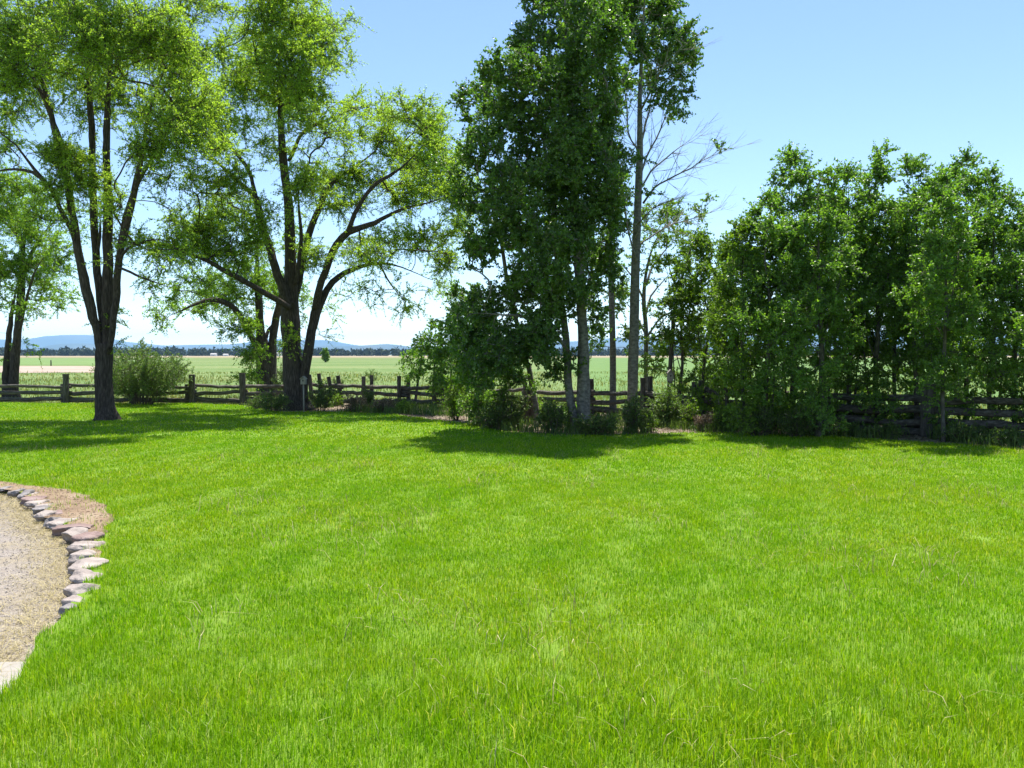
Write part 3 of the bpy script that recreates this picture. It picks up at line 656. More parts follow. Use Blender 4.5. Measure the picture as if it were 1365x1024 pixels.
build_tree('cottonwood_tree', 'slim straight pale trunk between the dark cottonwood and the bare limbed one', 'cottonwoods in the middle', 22, [
    [(817, 556, 11), (817, 540, 9), (817, 480, 8), (815, 400, 7.5), (813, 330, 6.5), (811, 250, 5), (812, 190, 3)],
], [(815, 270, 16, 30), (812, 340, 18, 30, .8), (822, 410, 18, 24, .5), (800, 450, 26, 20, .4), (826, 460, 16, 20, .4)],
    'pale_bark', 'poplar_leaf', 107, k=24, twigs=8, tl=.3, per=16, ls=.052, lw=.85, hang=.4, spread=.6, zmin=.6)
build_tree('cottonwood_tree', 'young cottonwood with twisted pale limbs behind the bare limbed trunk', 'cottonwoods in the middle', 22.5, [
    [(862, 552, 7), (861, 500, 6), (861, 440, 6), (858, 400, 5.5), (862, 360, 5), (872, 325, 4), (888, 298, 2.5)],
    [(861, 452, 3), (875, 430, 2.6, -.3), (893, 418, 2.2, -.5), (910, 408, 1.4, -.6)],
    [(860, 420, 3), (868, 395, 2.6, .3), (884, 375, 2, .5), (896, 362, 1.2, .6)],
    [(861, 380, 3.5), (870, 355, 3, .4), (885, 335, 2.2, .6), (900, 318, 1.5, .7)],
    [(858, 400, 3), (848, 378, 2.6, .3), (835, 360, 2, .5), (825, 352, 1.2, .6)],
    [(861, 445, 3), (848, 420, 2.6, .3), (834, 400, 2, .5)],
], [(890, 284, 24, 16), (864, 290, 20, 16, .8), (880, 315, 20, 12, .7), (868, 350, 22, 16, .4), (880, 405, 22, 22, .4), (830, 390, 20, 26, .5), (850, 330, 16, 16, .5), (880, 455, 26, 20, .6), (840, 450, 20, 20, .5), (870, 490, 30, 18, .5)],
    'pale_bark', 'lime_leaf', 108, k=26, twigs=8, tl=.3, per=16, ls=.05, lw=.85, hang=.4, spread=.7, branch_mat='bare_wood', zmin=.6, shoots=5, shoot_leaf=.3, sl=.6)
build_tree('poplar_tree', 'young lime green poplar with a leaning thin trunk behind the pale birdhouse', 'poplars on the right', 21, [
    [(890, 560, 7), (891, 545, 6.5), (893, 500, 6), (896, 450, 5.5), (901, 405, 5), (912, 360, 4.5), (925, 318, 3), (930, 300, 2)],
    [(899, 430, 3.5), (915, 405, 3, -.3), (940, 380, 2.2, -.5), (955, 365, 1.5, -.6)],
    [(905, 390, 3), (893, 365, 2.4, .3), (890, 345, 1.4, .5)],
], [(930, 322, 26, 18), (905, 345, 24, 20), (950, 345, 24, 26), (922, 380, 34, 26), (958, 385, 26, 28), (905, 418, 26, 20, .8), (940, 430, 32, 22, .9), (915, 460, 30, 16, .7), (950, 465, 26, 16, .7), (935, 500, 30, 18, .5), (915, 520, 24, 14, .4), (970, 420, 18, 40, .8), (880, 440, 18, 30, .4)],
    'poplar_bark', 'lime_leaf', 109, k=20, twigs=8, tl=.3, per=17, ls=.052, lw=.85, hang=.4, spread=.8, zmin=.5)

# right-hand grove: slender poplars / aspens with many stems
def poplar(px, by, ty, hw, label, seed, leaf='poplar_leaf', w=8, low=505, lean=0, k=26, dens=1.0, gap=None):
    D = depth_of(by); r = np.random.default_rng(seed)
    pts = []
    n = 6; w *= .62; hw *= 1.3
    wx = r.normal(0, 2.5, n)
    for i in range(n):
        t = i / (n - 1)
        pts.append((px + lean * t + wx[i] * (t > 0), by + 6 + (ty + 10 - by) * t if i else by + 6, w * (1 - t) ** .8 + 1.6 if i else w * 1.35, r.normal(0, .12) * (t > 0)))
    stems = [pts]
    for q in range(3):
        t0 = r.uniform(.25, .6); sx = (-1) ** q * r.uniform(.35, .8) * hw
        x0 = px + lean * t0; y0 = by + (ty - by) * t0
        stems.append([(x0, y0, w * .4, 0), (x0 + sx * .6, y0 - 35, w * .3, r.uniform(-.3, .3)), (x0 + sx, y0 - 80, 1.8, r.uniform(-.5, .5))])
    if r.random() < .7:
        sx = r.choice([-1, 1]) * r.uniform(8, 16)
        stems.append([(px + sx * .4, by + 5, w * .5, .15), (px + sx, by - 90, w * .4, .3), (px + sx * 1.4, by - 190, 2, .4)])
    blobs = []
    y = ty + 14
    H = by - ty
    while y < low:
        t = (y - ty) / H
        wd = hw * (.42 + 1.0 * min(t * 2.6, 1) * (1 if t < .6 else .85)) * r.uniform(.75, 1.1)
        for s in (-.5, .5) if wd > 18 else (0,):
            blobs.append((px + lean * (1 - t) + s * wd + r.normal(0, 4), y + r.normal(0, 5), max(12, wd * .55), 19, dens * (1 if t < .6 else .85) * r.uniform(.75, 1.15)))
        y += 27
    blobs.append((px, low + 18, hw * .9, 24, .6 * dens)); blobs.append((px, low + 48, hw * 1.0, 20, .5 * dens)); blobs.append((px + 6, by - 22, hw * .9, 14, .45 * dens))
    return build_tree('poplar_tree', label, 'poplars on the right', D, stems, blobs, 'poplar_bark', leaf, seed, k=k, twigs=8, tl=.32, per=22, ls=.047, lw=.85, up=.4, droop=.05, hang=.4, spread=.8, tipr=.004, zmin=.15, shoots=1.2, sl=.3)

poplar(908, 557, 352, 15, 'slim bright young poplar standing left in the gap beside the leaning one', 218, 'lime_leaf', 6, 515, k=17, dens=.7)
poplar(938, 560, 318, 17, 'slim upright bright poplar in the gap behind the dark nest box', 219, 'lime_leaf', 6, 515, k=17, dens=.7)
poplar(970, 569, 322, 17, 'thin poplar at the left end of the grove, just right of the dark nest box', 201, 'lime_leaf', 6, 500)
poplar(992, 577, 292, 26, 'short bright poplar, left shoulder of the grove beside the open bed', 202, 'lime_leaf', 7, 505)
poplar(1022, 581, 262, 30, 'poplar stepping up to the left peak of the grove', 203, w=8, low=500)
poplar(1056, 575, 206, 32, 'tallest poplar of the left peak of the grove', 204, w=9, low=490)
poplar(1090, 583, 232, 34, 'thick trunked poplar just right of the left peak', 205, w=13, low=490)
poplar(1132, 572, 228, 28, 'poplar with a small rounded top between the left and middle peaks', 206, w=9, low=480)
poplar(1170, 576, 204, 26, 'pointed poplar forming the middle peak of the grove', 207, w=9, low=485)
poplar(1196, 574, 275, 24, 'low poplar in the notch right of the middle peak', 208, w=7, low=480, dens=.8)
poplar(1222, 577, 218, 26, 'poplar behind the heavy square fence post', 209, w=9, low=485)
poplar(1258, 589, 236, 28, 'poplar with a slim bare lower trunk right of the heavy square post', 210, w=7, low=480)
poplar(1288, 575, 206, 30, 'tallest poplar of the right peak of the grove', 211, w=9, low=485)
poplar(1322, 580, 232, 28, 'poplar stepping down right of the right peak', 212, w=8, low=480)
poplar(1354, 583, 256, 28, 'poplar at the right edge of the picture', 213, w=9, low=490)
poplar(1400, 588, 240, 36, 'poplar just past the right edge of the grove view', 214, w=9, low=500, k=14)
poplar(1450, 594, 230, 36, 'outermost poplar beyond the right edge of the view', 215, w=9, low=500, k=12)
poplar(1110, 566, 260, 34, 'poplar in the second row behind the left peak', 216, w=7, low=470, k=20)
poplar(1245, 566, 262, 34, 'poplar in the second row behind the heavy fence post', 217, w=7, low=470, k=20)

def sapling(px, by, ty, hw, label, seed, leaf='poplar_leaf', lean=0, D=None):
    D = D or depth_of(by)
    st = [[(px, by + 4, 4), (px + lean * .4, by - (by - ty) * .4, 3), (px + lean, ty + 4, 1.5)]]
    bl = []; r = np.random.default_rng(seed); y = ty + 10
    while y < by - 30:
        t = (y - ty) / (by - ty)
        bl.append((px + lean * (1 - t) + r.normal(0, hw * .3), y, hw * (.45 + min(t * 2, .6)), 13, r.uniform(.6, 1.0))); y += 16
    return build_tree('sapling', label, 'saplings by the middle fence', D, st, bl, 'poplar_bark', leaf, seed, k=24, twigs=8, tl=.28, per=12, ls=.064, lw=.85, hang=.4, spread=.4, tipr=.004, shoots=1, sl=.3)
sapling(553, 537, 455, 18, 'dark leafed sapling at the left end of the sapling row by the fence', 301, lean=12, D=25.6)
sapling(577, 541, 436, 20, 'taller sapling with a rounded top behind the paired fence posts', 302, lean=4, D=24.6)
sapling(600, 547, 420, 22, 'sapling with a visible dark stem beside the big cottonwood', 303, lean=4, D=23.4)
sapling(626, 560, 395, 26, 'bright leafed sapling tucked under the left skirt of the cottonwood', 304, 'lime_leaf', 6, D=20.2)

# ---------------------------------------------------------------- shrubs and bed plants
def shrub(name, px, by, w, h, label, seed, leaf='weed_leaf', stemmat='twig', n=None, dens=1.0, group='plants along the bed', ls=.05, lw=.5, D=None, cat='shrub', fountain=True, group_off=False, k=16, per=10):
    D = D or depth_of(by); s = D / F; r = np.random.default_rng(seed)
    n = n or int(6 + w / 8)
    stems = []; blobs = []
    for i in range(n):
        dx = r.uniform(-1, 1); hh = h * r.uniform(.55, 1.0) * (1 - .35 * abs(dx)); off = r.uniform(-.5, .5) * w * s
        stems.append([(px + dx * w * .10, by + 2, 1.1 / s * .02, off * .2), (px + dx * w * .25, by - hh * .5, .8 / s * .014, off * .55), (px + dx * w * .46, by - hh, .4 / s * .010, off)])
        blobs.append((px + dx * w * .40, by - hh * .8, w * .16, h * .16, dens, off * .8)); blobs.append((px + dx * w * .27, by - hh * .5, w * .14, h * .2, dens * .8, off * .6))
    t = build_plant(name, label, group, D, px, by, stems, blobs, stemmat, leaf, seed, k, ls, lw, per)
    return t

def build_plant(name, label, group, D, px, by, stems, blobs, stemmat, leaf, seed, k, ls, lw, per):
    r = np.random.default_rng(seed); scale = D / F
    origin = W(px, by, D); origin[2] = 0
    t = thing(name, origin, label, 'plant', group)
    A = Acc(); S = []; Dd = []
    for st in stems:
        P = smooth_path([[*W(q[0], q[1], D + q[3]), q[2] * scale * .5] for q in st], .12)
        P[0][2] = -.05
        P[:, 2] = np.maximum(P[:, 2], -.05)
        A.tube(P[:, :3], P[:, 3], 5, cap=False)
        T = unit(np.gradient(P[:, :3], axis=0)); m = len(P) // 3
        S.append(P[m:, :3]); Dd.append(T[m:])
    S = np.vstack(S); Dd = np.vstack(Dd)
    SS = [S]; DDD = [Dd]
    for b in blobs:
        area = math.pi * b[2] * b[3] * scale * scale; n = max(1, int(area * k * b[4] + r.random()))
        c = W(b[0], b[1], D + b[5]); q = unit(r.normal(0, 1, (n, 3))) * (r.random((n, 1)) ** .4)
        a = c + q * np.array([b[2], (b[2] + b[3]) / 2, b[3]]) * scale
        for x in a:
            j = int(np.argmin(np.linalg.norm(S - x, axis=1) + .8 * np.maximum(0, S[:, 2] - x[2])))
            A.tube(np.array([S[j], (S[j] + x) / 2 + [0, 0, .03], x]), np.array([.006, .005, .003]), 4, cap=False)
        SS.append(a); DDD.append(unit(q + np.array([0, 0, .5])))
    S = np.vstack(SS); Dd = np.vstack(DDD)
    keep = S[:, 2] > .03; S = S[keep]; Dd = Dd[keep]
    TV, TF, LV, LF = leaves_mesh(S, Dd, r, 3, .2, per, ls, lw, .35, .1, .05)
    A.add(TV, TF); tag(A.build('stems', M[stemmat], t, smooth=True, origin=origin), kind='stuff')
    LV = LV.reshape(-1, 4, 3); LV = LV[LV[:, :, 2].min(1) > -.01].reshape(-1, 3)
    mesh('foliage', LV - origin, [np.arange(len(LV)).reshape(-1, 4)], M[leaf], t)
    return t

shrub('shrub', 190, 537, 132, 86, 'large airy fountain-shaped shrub at the rail fence between the first elm and the second post', 401, 'shrub_leaf', n=60, dens=.8, D=26.5, ls=.055, lw=.42, k=17, per=11)
shrub('garden_plant', 178, 536, 22, 18, 'small grey-green plant at the foot of the big shrub', 403, 'shrub_leaf', n=8, k=20)
shrub('shrub', 380, 530, 34, 48, 'upright green shrub between the two dark elm trunks', 404, 'weed_leaf', n=12, D=28.5, k=18)
shrub('garden_plant', 362, 549, 46, 30, 'dark weedy clump at the left foot of the spreading elm', 405, 'weed_leaf', n=14)
shrub('garden_plant', 345, 545, 30, 14, 'low dark weeds at the left end of the bed', 406, 'weed_leaf', n=8)
shrub('garden_plant', 428, 548, 40, 42, 'leafy weeds right of the spreading elm and its birdhouse', 407, 'weed_leaf', n=14)
shrub('garden_plant', 447, 541, 26, 18, 'bright low plant in front of the leaning post pair', 408, 'lime_leaf', n=8)
shrub('garden_plant', 470, 549, 40, 24, 'brown dried brush lying in the bed left of centre', 409, 'dry_leaf', n=12)
shrub('garden_plant', 489, 545, 22, 28, 'small upright green weed beside the dried brush', 410, 'weed_leaf', n=7)
shrub('garden_plant', 513, 549, 34, 16, 'second low patch of dried stalks right of the small upright weed', 411, 'dry_leaf', n=10, dens=.7)
shrub('garden_plant', 542, 551, 20, 18, 'small yellow-green plant at the foot of the tall post pair', 412, 'lime_leaf', n=6)
shrub('garden_plant', 452, 516, 18, 12, 'weed in the field seen just over the paired posts', 413, 'weed_leaf', n=6, D=36)
shrub('garden_plant', 497, 508, 22, 16, 'pale weed in the field between two post pairs', 414, 'shrub_leaf', n=7, D=40)
shrub('shrub', 608, 560, 44, 54, 'light green shrub with many stems left of the cottonwood skirt', 415, 'lime_leaf', n=18, k=20)
shrub('shrub', 640, 567, 56, 64, 'mid green shrub below the left skirt of the cottonwood', 416, 'poplar_leaf', n=22, k=20)
shrub('shrub', 680, 570, 50, 60, 'dark shrub left of the old stump post', 417, 'weed_leaf', n=18, k=20)
shrub('shrub', 738, 577, 50, 42, 'dark rounded shrub left of the forked grey trunk', 418, 'weed_leaf', n=16, k=20)
shrub('shrub', 796, 580, 60, 28, 'low spreading dark shrub at the foot of the forked trunk', 419, 'weed_leaf', n=16, k=22)
shrub('shrub', 850, 577, 44, 48, 'dense dark shrub wrapped round the foot of the tall pale trunk', 420, 'weed_leaf', n=18, k=22)
shrub('shrub', 886, 568, 44, 52, 'grey-leaved shrub at the foot of the pale birdhouse pole', 421, 'shrub_leaf', n=16, k=18, ls=.06, lw=.6)
shrub('garden_plant', 862, 576, 22, 26, 'fine leaved pale clump between two dark shrubs', 422, 'lime_leaf', n=10)
shrub('garden_plant', 920, 570, 36, 36, 'bright leafy plant in the bed right of the grey-leaved shrub', 423, 'lime_leaf', n=12)
shrub('shrub', 945, 560, 46, 70, 'wispy light green shrub around the dark nest box pole', 424, 'lime_leaf', n=16, k=9)
shrub('garden_plant', 968, 574, 36, 36, 'bright plant at the right end of the sunny bed', 425, 'lime_leaf', n=12)
shrub('garden_plant', 940, 574, 36, 20, 'dried brown stalks in the sunny bed between two bright plants', 426, 'dry_leaf', n=9)
shrub('shrub', 1010, 581, 56, 40, 'dark undergrowth at the left foot of the grove', 427, 'weed_leaf', n=16, k=18)
shrub('shrub', 1060, 583, 60, 36, 'dark undergrowth below the left peak of the grove', 428, 'weed_leaf', n=16, k=18)
shrub('shrub', 1120, 581, 50, 18, 'low undergrowth between the left and middle peaks', 429, 'weed_leaf', n=12, k=14)
shrub('shrub', 1180, 584, 44, 16, 'low undergrowth left of the heavy square post', 430, 'weed_leaf', n=10, k=14)
shrub('shrub', 1345, 594, 50, 18, 'low undergrowth at the right edge of the grove', 431, 'weed_leaf', n=10, k=14)
shrub('shrub', 1150, 572, 60, 40, 'dark leafy undergrowth below the middle peak of the grove', 434, 'weed_leaf', n=18, k=18)
shrub('shrub', 1210, 573, 44, 34, 'dark undergrowth just left of the heavy square post', 435, 'poplar_leaf', n=16, k=16)
shrub('shrub', 1290, 588, 60, 18, 'dark undergrowth below the right peak of the grove', 436, 'weed_leaf', n=18, k=16)
shrub('shrub', 1030, 572, 60, 60, 'tall tangled undergrowth behind the left end of the grove', 437, 'poplar_leaf', n=22, k=16)
shrub('shrub', 1095, 574, 60, 56, 'tall tangled undergrowth behind the thick trunked poplar', 438, 'poplar_leaf', n=20, k=16)
shrub('shrub', 660, 572, 60, 34, 'low dark thicket filling in front of the left cottonwood shrubs', 439, 'weed_leaf', n=18, k=20)
shrub('shrub', 765, 572, 50, 34, 'low dark thicket behind the forked grey trunk', 440, 'poplar_leaf', n=16, k=18)
build_tree('round_tree', 'lone rounded pale green tree far out in the field', None, 187, [[(434, 483.5, 2.4), (434, 478, 2), (434, 468, 1.2)], [(434, 481, 1.4), (430, 474, 1.0), (428, 468, .6)], [(434, 481, 1.4), (438, 474, 1.0), (440, 469, .6)]],
    [(434, 476, 4, 6, 1.6, 0), (433, 468, 3, 5, 1.5, 0), (432, 474, 4, 5, 1, 0), (436, 473, 3, 5, 1, 0)], 'poplar_bark', 'lime_leaf', 432, k=9, twigs=8, tl=.35, per=9, ls=.2, lw=.8, spread=1, zmin=.1, shoots=0)
shrub('garden_plant', 720, 560, 36, 30, 'scrubby plant behind the old stump post', 433, 'lime_leaf', n=10, D=20.5)

# ---------------------------------------------------------------- fences
def log_tube(A, p, q, r0, r1, seed, k=8, sag=0.02):
    r = np.random.default_rng(seed); n = 9
    t = np.linspace(0, 1, n)[:, None]
    P = np.asarray(p) * (1 - t) + np.asarray(q) * t
    P[1:-1] += r.normal(0, .012, (n - 2, 3)); P[:, 2] -= sag * np.sin(t[:, 0] * math.pi)
    A.tube(P, np.linspace(r0, r1, n) * r.uniform(.92, 1.08, n), k, rough=.08, seed=seed)

def post(t, o, base, h, w, mat, seed, lean=(0, 0), square=False):
    a = Acc(); r = np.random.default_rng(seed)
    top = np.array([base[0] + lean[0], base[1] + lean[1], h])
    k = 7
    z = np.linspace(-.15, 1, k); b = np.array([base[0], base[1], 0.])
    P = b + (top - b) * ((z + .15) / 1.15)[:, None]; P[0, 2] = -.2
    a.tube(P, np.full(k, w / 2) * r.uniform(.93, 1.07, k), 4 if square else 9, rough=.05, seed=seed)
    a.build('post', M[mat], t, origin=o, smooth=False)

def fence_things():
    # left split-rail fence
    o = W(180, 537, 27.5); o[2] = 0
    t = thing('rail_fence', o, 'weathered split-rail fence with single posts behind the left elms', 'fence', 'rail fences round the lawn')
    posts = [(-190, 28.6), (-50, 28.1), (88, 27.6), (176, 27.4), (255, 27.3), (323, 27.4), (396, 27.7)]
    pp = [np.array([(x - CX) / F * d, d]) for x, d in posts]
    for i, p in enumerate(pp):
        post(t, o, p, .97 + .04 * math.sin(i * 3), .2, 'post_wood', 500 + i, (.02 * math.sin(i * 5), 0))
        if i in (2, 4): post(t, o, p + np.array([-.2, .18]), .62, .17, 'post_wood', 520 + i)
    k = 0
    for i in range(len(pp) - 1):
        a, b = pp[i], pp[i + 1]; d = unit(b - a)
        for lv, (z, rr) in enumerate([(.56, .06), (.34, .07), (.10, .085)]):
            A = Acc(); dz = .05 * math.sin(k * 2.3)
            a2 = a - d * .12; b2 = b + d * .12; off = .10 if (i % 2) else .14
            log_tube(A, (a2[0], a2[1] + off, z + dz), (b2[0], b2[1] + off, z - dz), rr, rr * .8, 540 + k)
            A.build('rail', M['rail_wood'], t, smooth=True, origin=o); k += 1
    # middle fence: pairs of posts holding stacked rails
    o = W(510, 540, 26); o[2] = 0
    t = thing('rail_fence', o, 'old zigzag rail fence with leaning pairs of posts in the middle', 'fence', 'rail fences round the lawn')
    pairs = [(422, 26.6, 10, (-.08, 0), .98), (450, 26.3, 10, (-.14, 0), .92), (490, 26.0, 9, (0, 0), .94), (538, 25.6, 11, (0, 0), .96), (585, 24.9, 11, (0, 0), .95), (650, 24.0, 11, (.02, 0), .95), (705, 22.6, 10, (0, 0), .9), (784, 21.6, 10, (0, 0), .95), (862, 20.8, 12, (0, 0), 1.04), (930, 20.0, 12, (0, 0), .96)]
    cs = []
    for i, (x, d, gap, ln, h) in enumerate(pairs):
        for s in (-.5, .5):
            p = np.array([(x + s * gap - CX) / F * d, d + s * .25])
            post(t, o, p, h + .03 * s, .13, 'post_wood', 600 + i * 2 + int(s > 0), ln)
        cs.append(np.array([(x - CX) / F * d, d]))
    k = 0
    for i in range(len(cs) - 1):
        a, b = cs[i], cs[i + 1]; d = unit(b - a)
        for z, rr in ((.60, .06), (.40, .065), (.16, .08)):
            A = Acc(); dz = .06 * math.sin(k * 1.9 + 1)
            log_tube(A, (*(a - d * .2), z + dz), (*(b + d * .2), z - dz + .03 * (i % 2)), rr, rr * .85, 640 + k)
            A.build('rail', M['rail_wood'], t, smooth=True, origin=o); k += 1
    # right log fence, nearer and heavier
    o = W(1238, 580, 16.8); o[2] = 0
    t = thing('log_fence', o, 'heavy dark log fence with a thick square post running through the right-hand poplar grove', 'fence', 'rail fences round the lawn')
    ps = [(930, 20.0, .16), (1015, 18.4, .2), (1100, 17.2, .2), (1238, 16.2, .24), (1400, 15.2, .23), (1640, 14.0, .23)]
    cs = [np.array([(x - CX) / F * d, d]) for x, d, w in ps]
    for i, (x, d, w) in enumerate(ps):
        if i: post(t, o, cs[i], 1.0 + .03 * (i % 2), w * 1.2, 'post_wood', 700 + i, square=True)
    k = 0
    for i in range(len(cs) - 1):
        a, b = cs[i], cs[i + 1]; d = unit(b - a)
        for z, rr in ((.74, .075), (.50, .08), (.28, .085), (.07, .09)):
            A = Acc(); dz = .03 * math.sin(k * 1.9 + 1)
            log_tube(A, (*(a - d * .15), z + dz), (*(b + d * .15), z - dz), rr, rr * .9, 740 + k)
            o2 = A.build('rail', M['rail_wood'], t, smooth=True, origin=o); o2.location = (0, .17, 0); k += 1
fence_things()

# old stump post beside the cottonwood
def stump():
    D = 19.4; o = W(707, 563, D); o[2] = 0
    t = thing('stump', o, 'short dark old stump standing under the cottonwood skirt', 'stump')
    a = Acc(); P = np.array([[0, 0, -.1], [0, 0, .05], [.01, 0, .3], [.0, 0, .55], [.01, 0, .62]])
    a.tube(P, [.24, .2, .16, .155, .15], 12, rough=.08, seed=5); a.build('trunk', M['elm_bark'], t, smooth=True)
    a = Acc(); a.tube(np.array([[.0, 0, .3], [-.12, -.02, .42], [-.2, -.03, .6]]), [.06, .045, .03], 8, rough=.05); a.build('limb', M['elm_bark'], t, smooth=True)
stump()

def birdhouse(px, by, D, ph, w, h, label, body, roofm):
    o = W(px, by, D); o[2] = 0
    t = thing('birdhouse', o, label, 'birdhouse', 'birdhouses on poles')
    a = Acc(); a.tube(np.array([[0, 0, -.1], [0, 0, ph]]), [.022, .022], 8); a.build('pole', M['grey_wood'], t, smooth=True)
    # pentagonal box with an entrance hole ring
    x = w / 2; y = w * .45
    V = []
    for yy in (-y, y): V += [(-x, yy, ph), (x, yy, ph), (x, yy, ph + h * .7), (0, yy, ph + h), (-x, yy, ph + h * .7)]
    f4 = [(0, 5, 6, 1), (1, 6, 7, 2), (2, 7, 8, 3), (3, 8, 9, 4), (4, 9, 5, 0)]; 
    b = mesh('box', V, [np.array(f4), np.array([(0, 1, 2, 3, 4), (9, 8, 7, 6, 5)])], M[body], t)
    a = Acc(); ang = np.arange(12) / 12 * 6.283
    V = np.vstack([np.stack([np.cos(ang) * w * .16, np.full(12, -y - .003), ph + h * .5 + np.sin(ang) * w * .16], -1), [[0, -y - .003, ph + h * .5]]])
    a.add(V, None, [(i, (i + 1) % 12, 12) for i in range(12)]); a.build('entrance_hole', M['glass_dark'], t)
    for s in (-1, 1):
        a = Acc(); L = math.hypot(x, h * .3) + w * .18; an = math.atan2(h * .3, x)
        c = (s * (x / 2 + w * .05), 0, ph + h * .85 - w * .02)
        a.box((c[0], c[1], c[2] + .018), (L, w * 1.3, .014), 0, s * an); a.build('roof', M[roofm], t)
birdhouse(405, 550, 22.9, .78, .14, .2, 'small pale birdhouse on a pole in front of the spreading elm', 'grey_wood', 'grey_wood')
birdhouse(893, 562, 19.4, .98, .13, .25, 'tall pale birdhouse on a pole right of the tall cottonwood', 'grey_wood', 'grey_wood')
birdhouse(958, 562, 19.2, .92, .2, .17, 'dark wide nest box on a pole at the left end of the grove', 'dark_wood', 'dark_wood')

# thin marker post far out at the green field
a = Acc(); p = W(68, 486.5, 125.); a.tube(np.array([[0, 0, -.1], [0, 0, .55], [.0, 0, .9]]), [.10, .09, .08], 8, rough=.05)
mp_ = a.build('field_post', M['dark_wood'], smooth=True); mp_.location = (float(p[0]), 125., GZ); tag(mp_, 'short dark post far away in the field before the bare earth strip', 'post')

# ---------------------------------------------------------------- edging stones
def stone(px, py, wpx, hm, asp, mat, label, seed, rot=0):
    c = G(px, py); D = c[1]; w = wpx * D / F
    r = np.random.default_rng(seed)
    import bmesh
    bm = bmesh.new(); bmesh.ops.create_icosphere(bm, subdivisions=4, radius=1)
    V = np.array([v.co[:] for v in bm.verts]); Fc = np.array([[v.index for v in f.verts] for f in bm.faces]); bm.free()
    V = np.sign(V) * np.abs(V) ** .72                        # blocky
    for i in range(5):                                       # knock flat facets off
        n = unit(r.normal(0, 1, 3)); dd = r.uniform(.55, .85); s = V @ n; V = V - np.outer(np.maximum(0, s - dd), n) * .9
    ph = r.uniform(0, 6, 9)
    nz = .05 * (np.sin(V[:, 0] * 5 + ph[0] + 2 * V[:, 1]) + np.sin(V[:, 1] * 6 + ph[1] + V[:, 2] * 3) + np.sin(V[:, 2] * 7 + ph[2])) + .022 * (np.sin(V[:, 0] * 17 + ph[3]) + np.sin(V[:, 1] * 19 + ph[4] + V[:, 0] * 9)) + r.normal(0, .008, len(V))
    w *= 1.2; asp *= 1.75
    V = V * (1 + nz)[:, None] * np.array([w / 2, w / 2 * asp, hm / 2])
    FOOT.append((c[0], c[1], w * .5, w * .5 * asp))
    cr, sr = math.cos(rot), math.sin(rot)
    V = np.stack([V[:, 0] * cr - V[:, 1] * sr, V[:, 0] * sr + V[:, 1] * cr, V[:, 2]], -1)
    o = mesh('edging_stone', V, [Fc], M[mat], smooth=True)
    o.location = (float(c[0]), float(c[1]), float(-.03 + hm * .18))
    tag(o, label, 'stone', 'stones edging the gravel')
FOOT = []
stones = [
    (8, 651, 16, .09, .8, 'stone_blue', 'flat dark stone at the far end of the curved edging, at the left edge'),
    (23, 655, 15, .12, .8, 'stone_blue', 'small blue-grey stone second from the far end of the edging'),
    (34, 659, 15, .17, .9, 'stone_blue', 'raised blue-grey stone just beyond the reddish one'),
    (45, 658, 12, .08, .8, 'stone', 'small low stone behind the raised blue-grey one'),
    (45, 665, 26, .14, .6, 'stone_red', 'long reddish-brown stone at the upper bend of the edging'),
    (51, 670, 22, .12, .8, 'stone', 'pale flat stone touching the near side of the reddish one'),
    (64, 673, 17, .09, .9, 'stone', 'small pale stone on the soil side, near the reddish one'),
    (56, 678, 15, .13, .8, 'stone_blue', 'small bluish wedge on the gravel side below the reddish one'),
    (63, 686, 18, .13, .9, 'stone', 'pale rounded stone half way round the upper bend'),
    (77, 684, 18, .10, .9, 'stone_red', 'pinkish stone on the soil side of the upper bend'),
    (70, 694, 18, .15, .8, 'stone_blue', 'bluish stone jutting toward the gravel mid curve'),
    (81, 696, 20, .12, .9, 'stone', 'pale cracked stone mid curve beside the bluish jutting one'),
    (96, 692, 15, .09, .9, 'stone', 'small stone on the soil side mid curve'),
    (98, 705, 38, .15, .45, 'stone_red', 'long low brownish stone lying across the curve'),
    (103, 714, 24, .19, .8, 'stone', 'rounded pale stone below the long brownish one'),
    (118, 719, 26, .17, .8, 'stone_red', 'mauve triangular stone on the lawn side of the curve'),
    (131, 713, 10, .09, .9, 'stone_red', 'tiny brown stone outside the curve by the lawn'),
    (116, 729, 36, .17, .55, 'stone', 'long pale wedge stone with a deep shadow on its gravel side'),
    (113, 742, 28, .14, .75, 'stone', 'flat tan stone just nearer than the pale wedge stone'),
    (118, 753, 34, .15, .8, 'stone', 'large pale slab stone on the near straight run'),
    (114, 769, 33, .16, .9, 'stone', 'broadest pale stone of the near run, beside the lawn'),
    (111, 786, 31, .15, .8, 'stone', 'grey stone with a notch on its gravel side, third from the near end'),
    (101, 799, 26, .10, .8, 'stone', 'low pale stone second from the near end, half in grass'),
    (93, 809, 18, .09, .8, 'stone_blue', 'nearest and last stone of the edging, small and sunk in grass'),
]
for i, s in enumerate(stones): stone(*s[:3], s[3] * .75, *s[4:6], s[6], 800 + i, rot=random.uniform(-.35, .35))

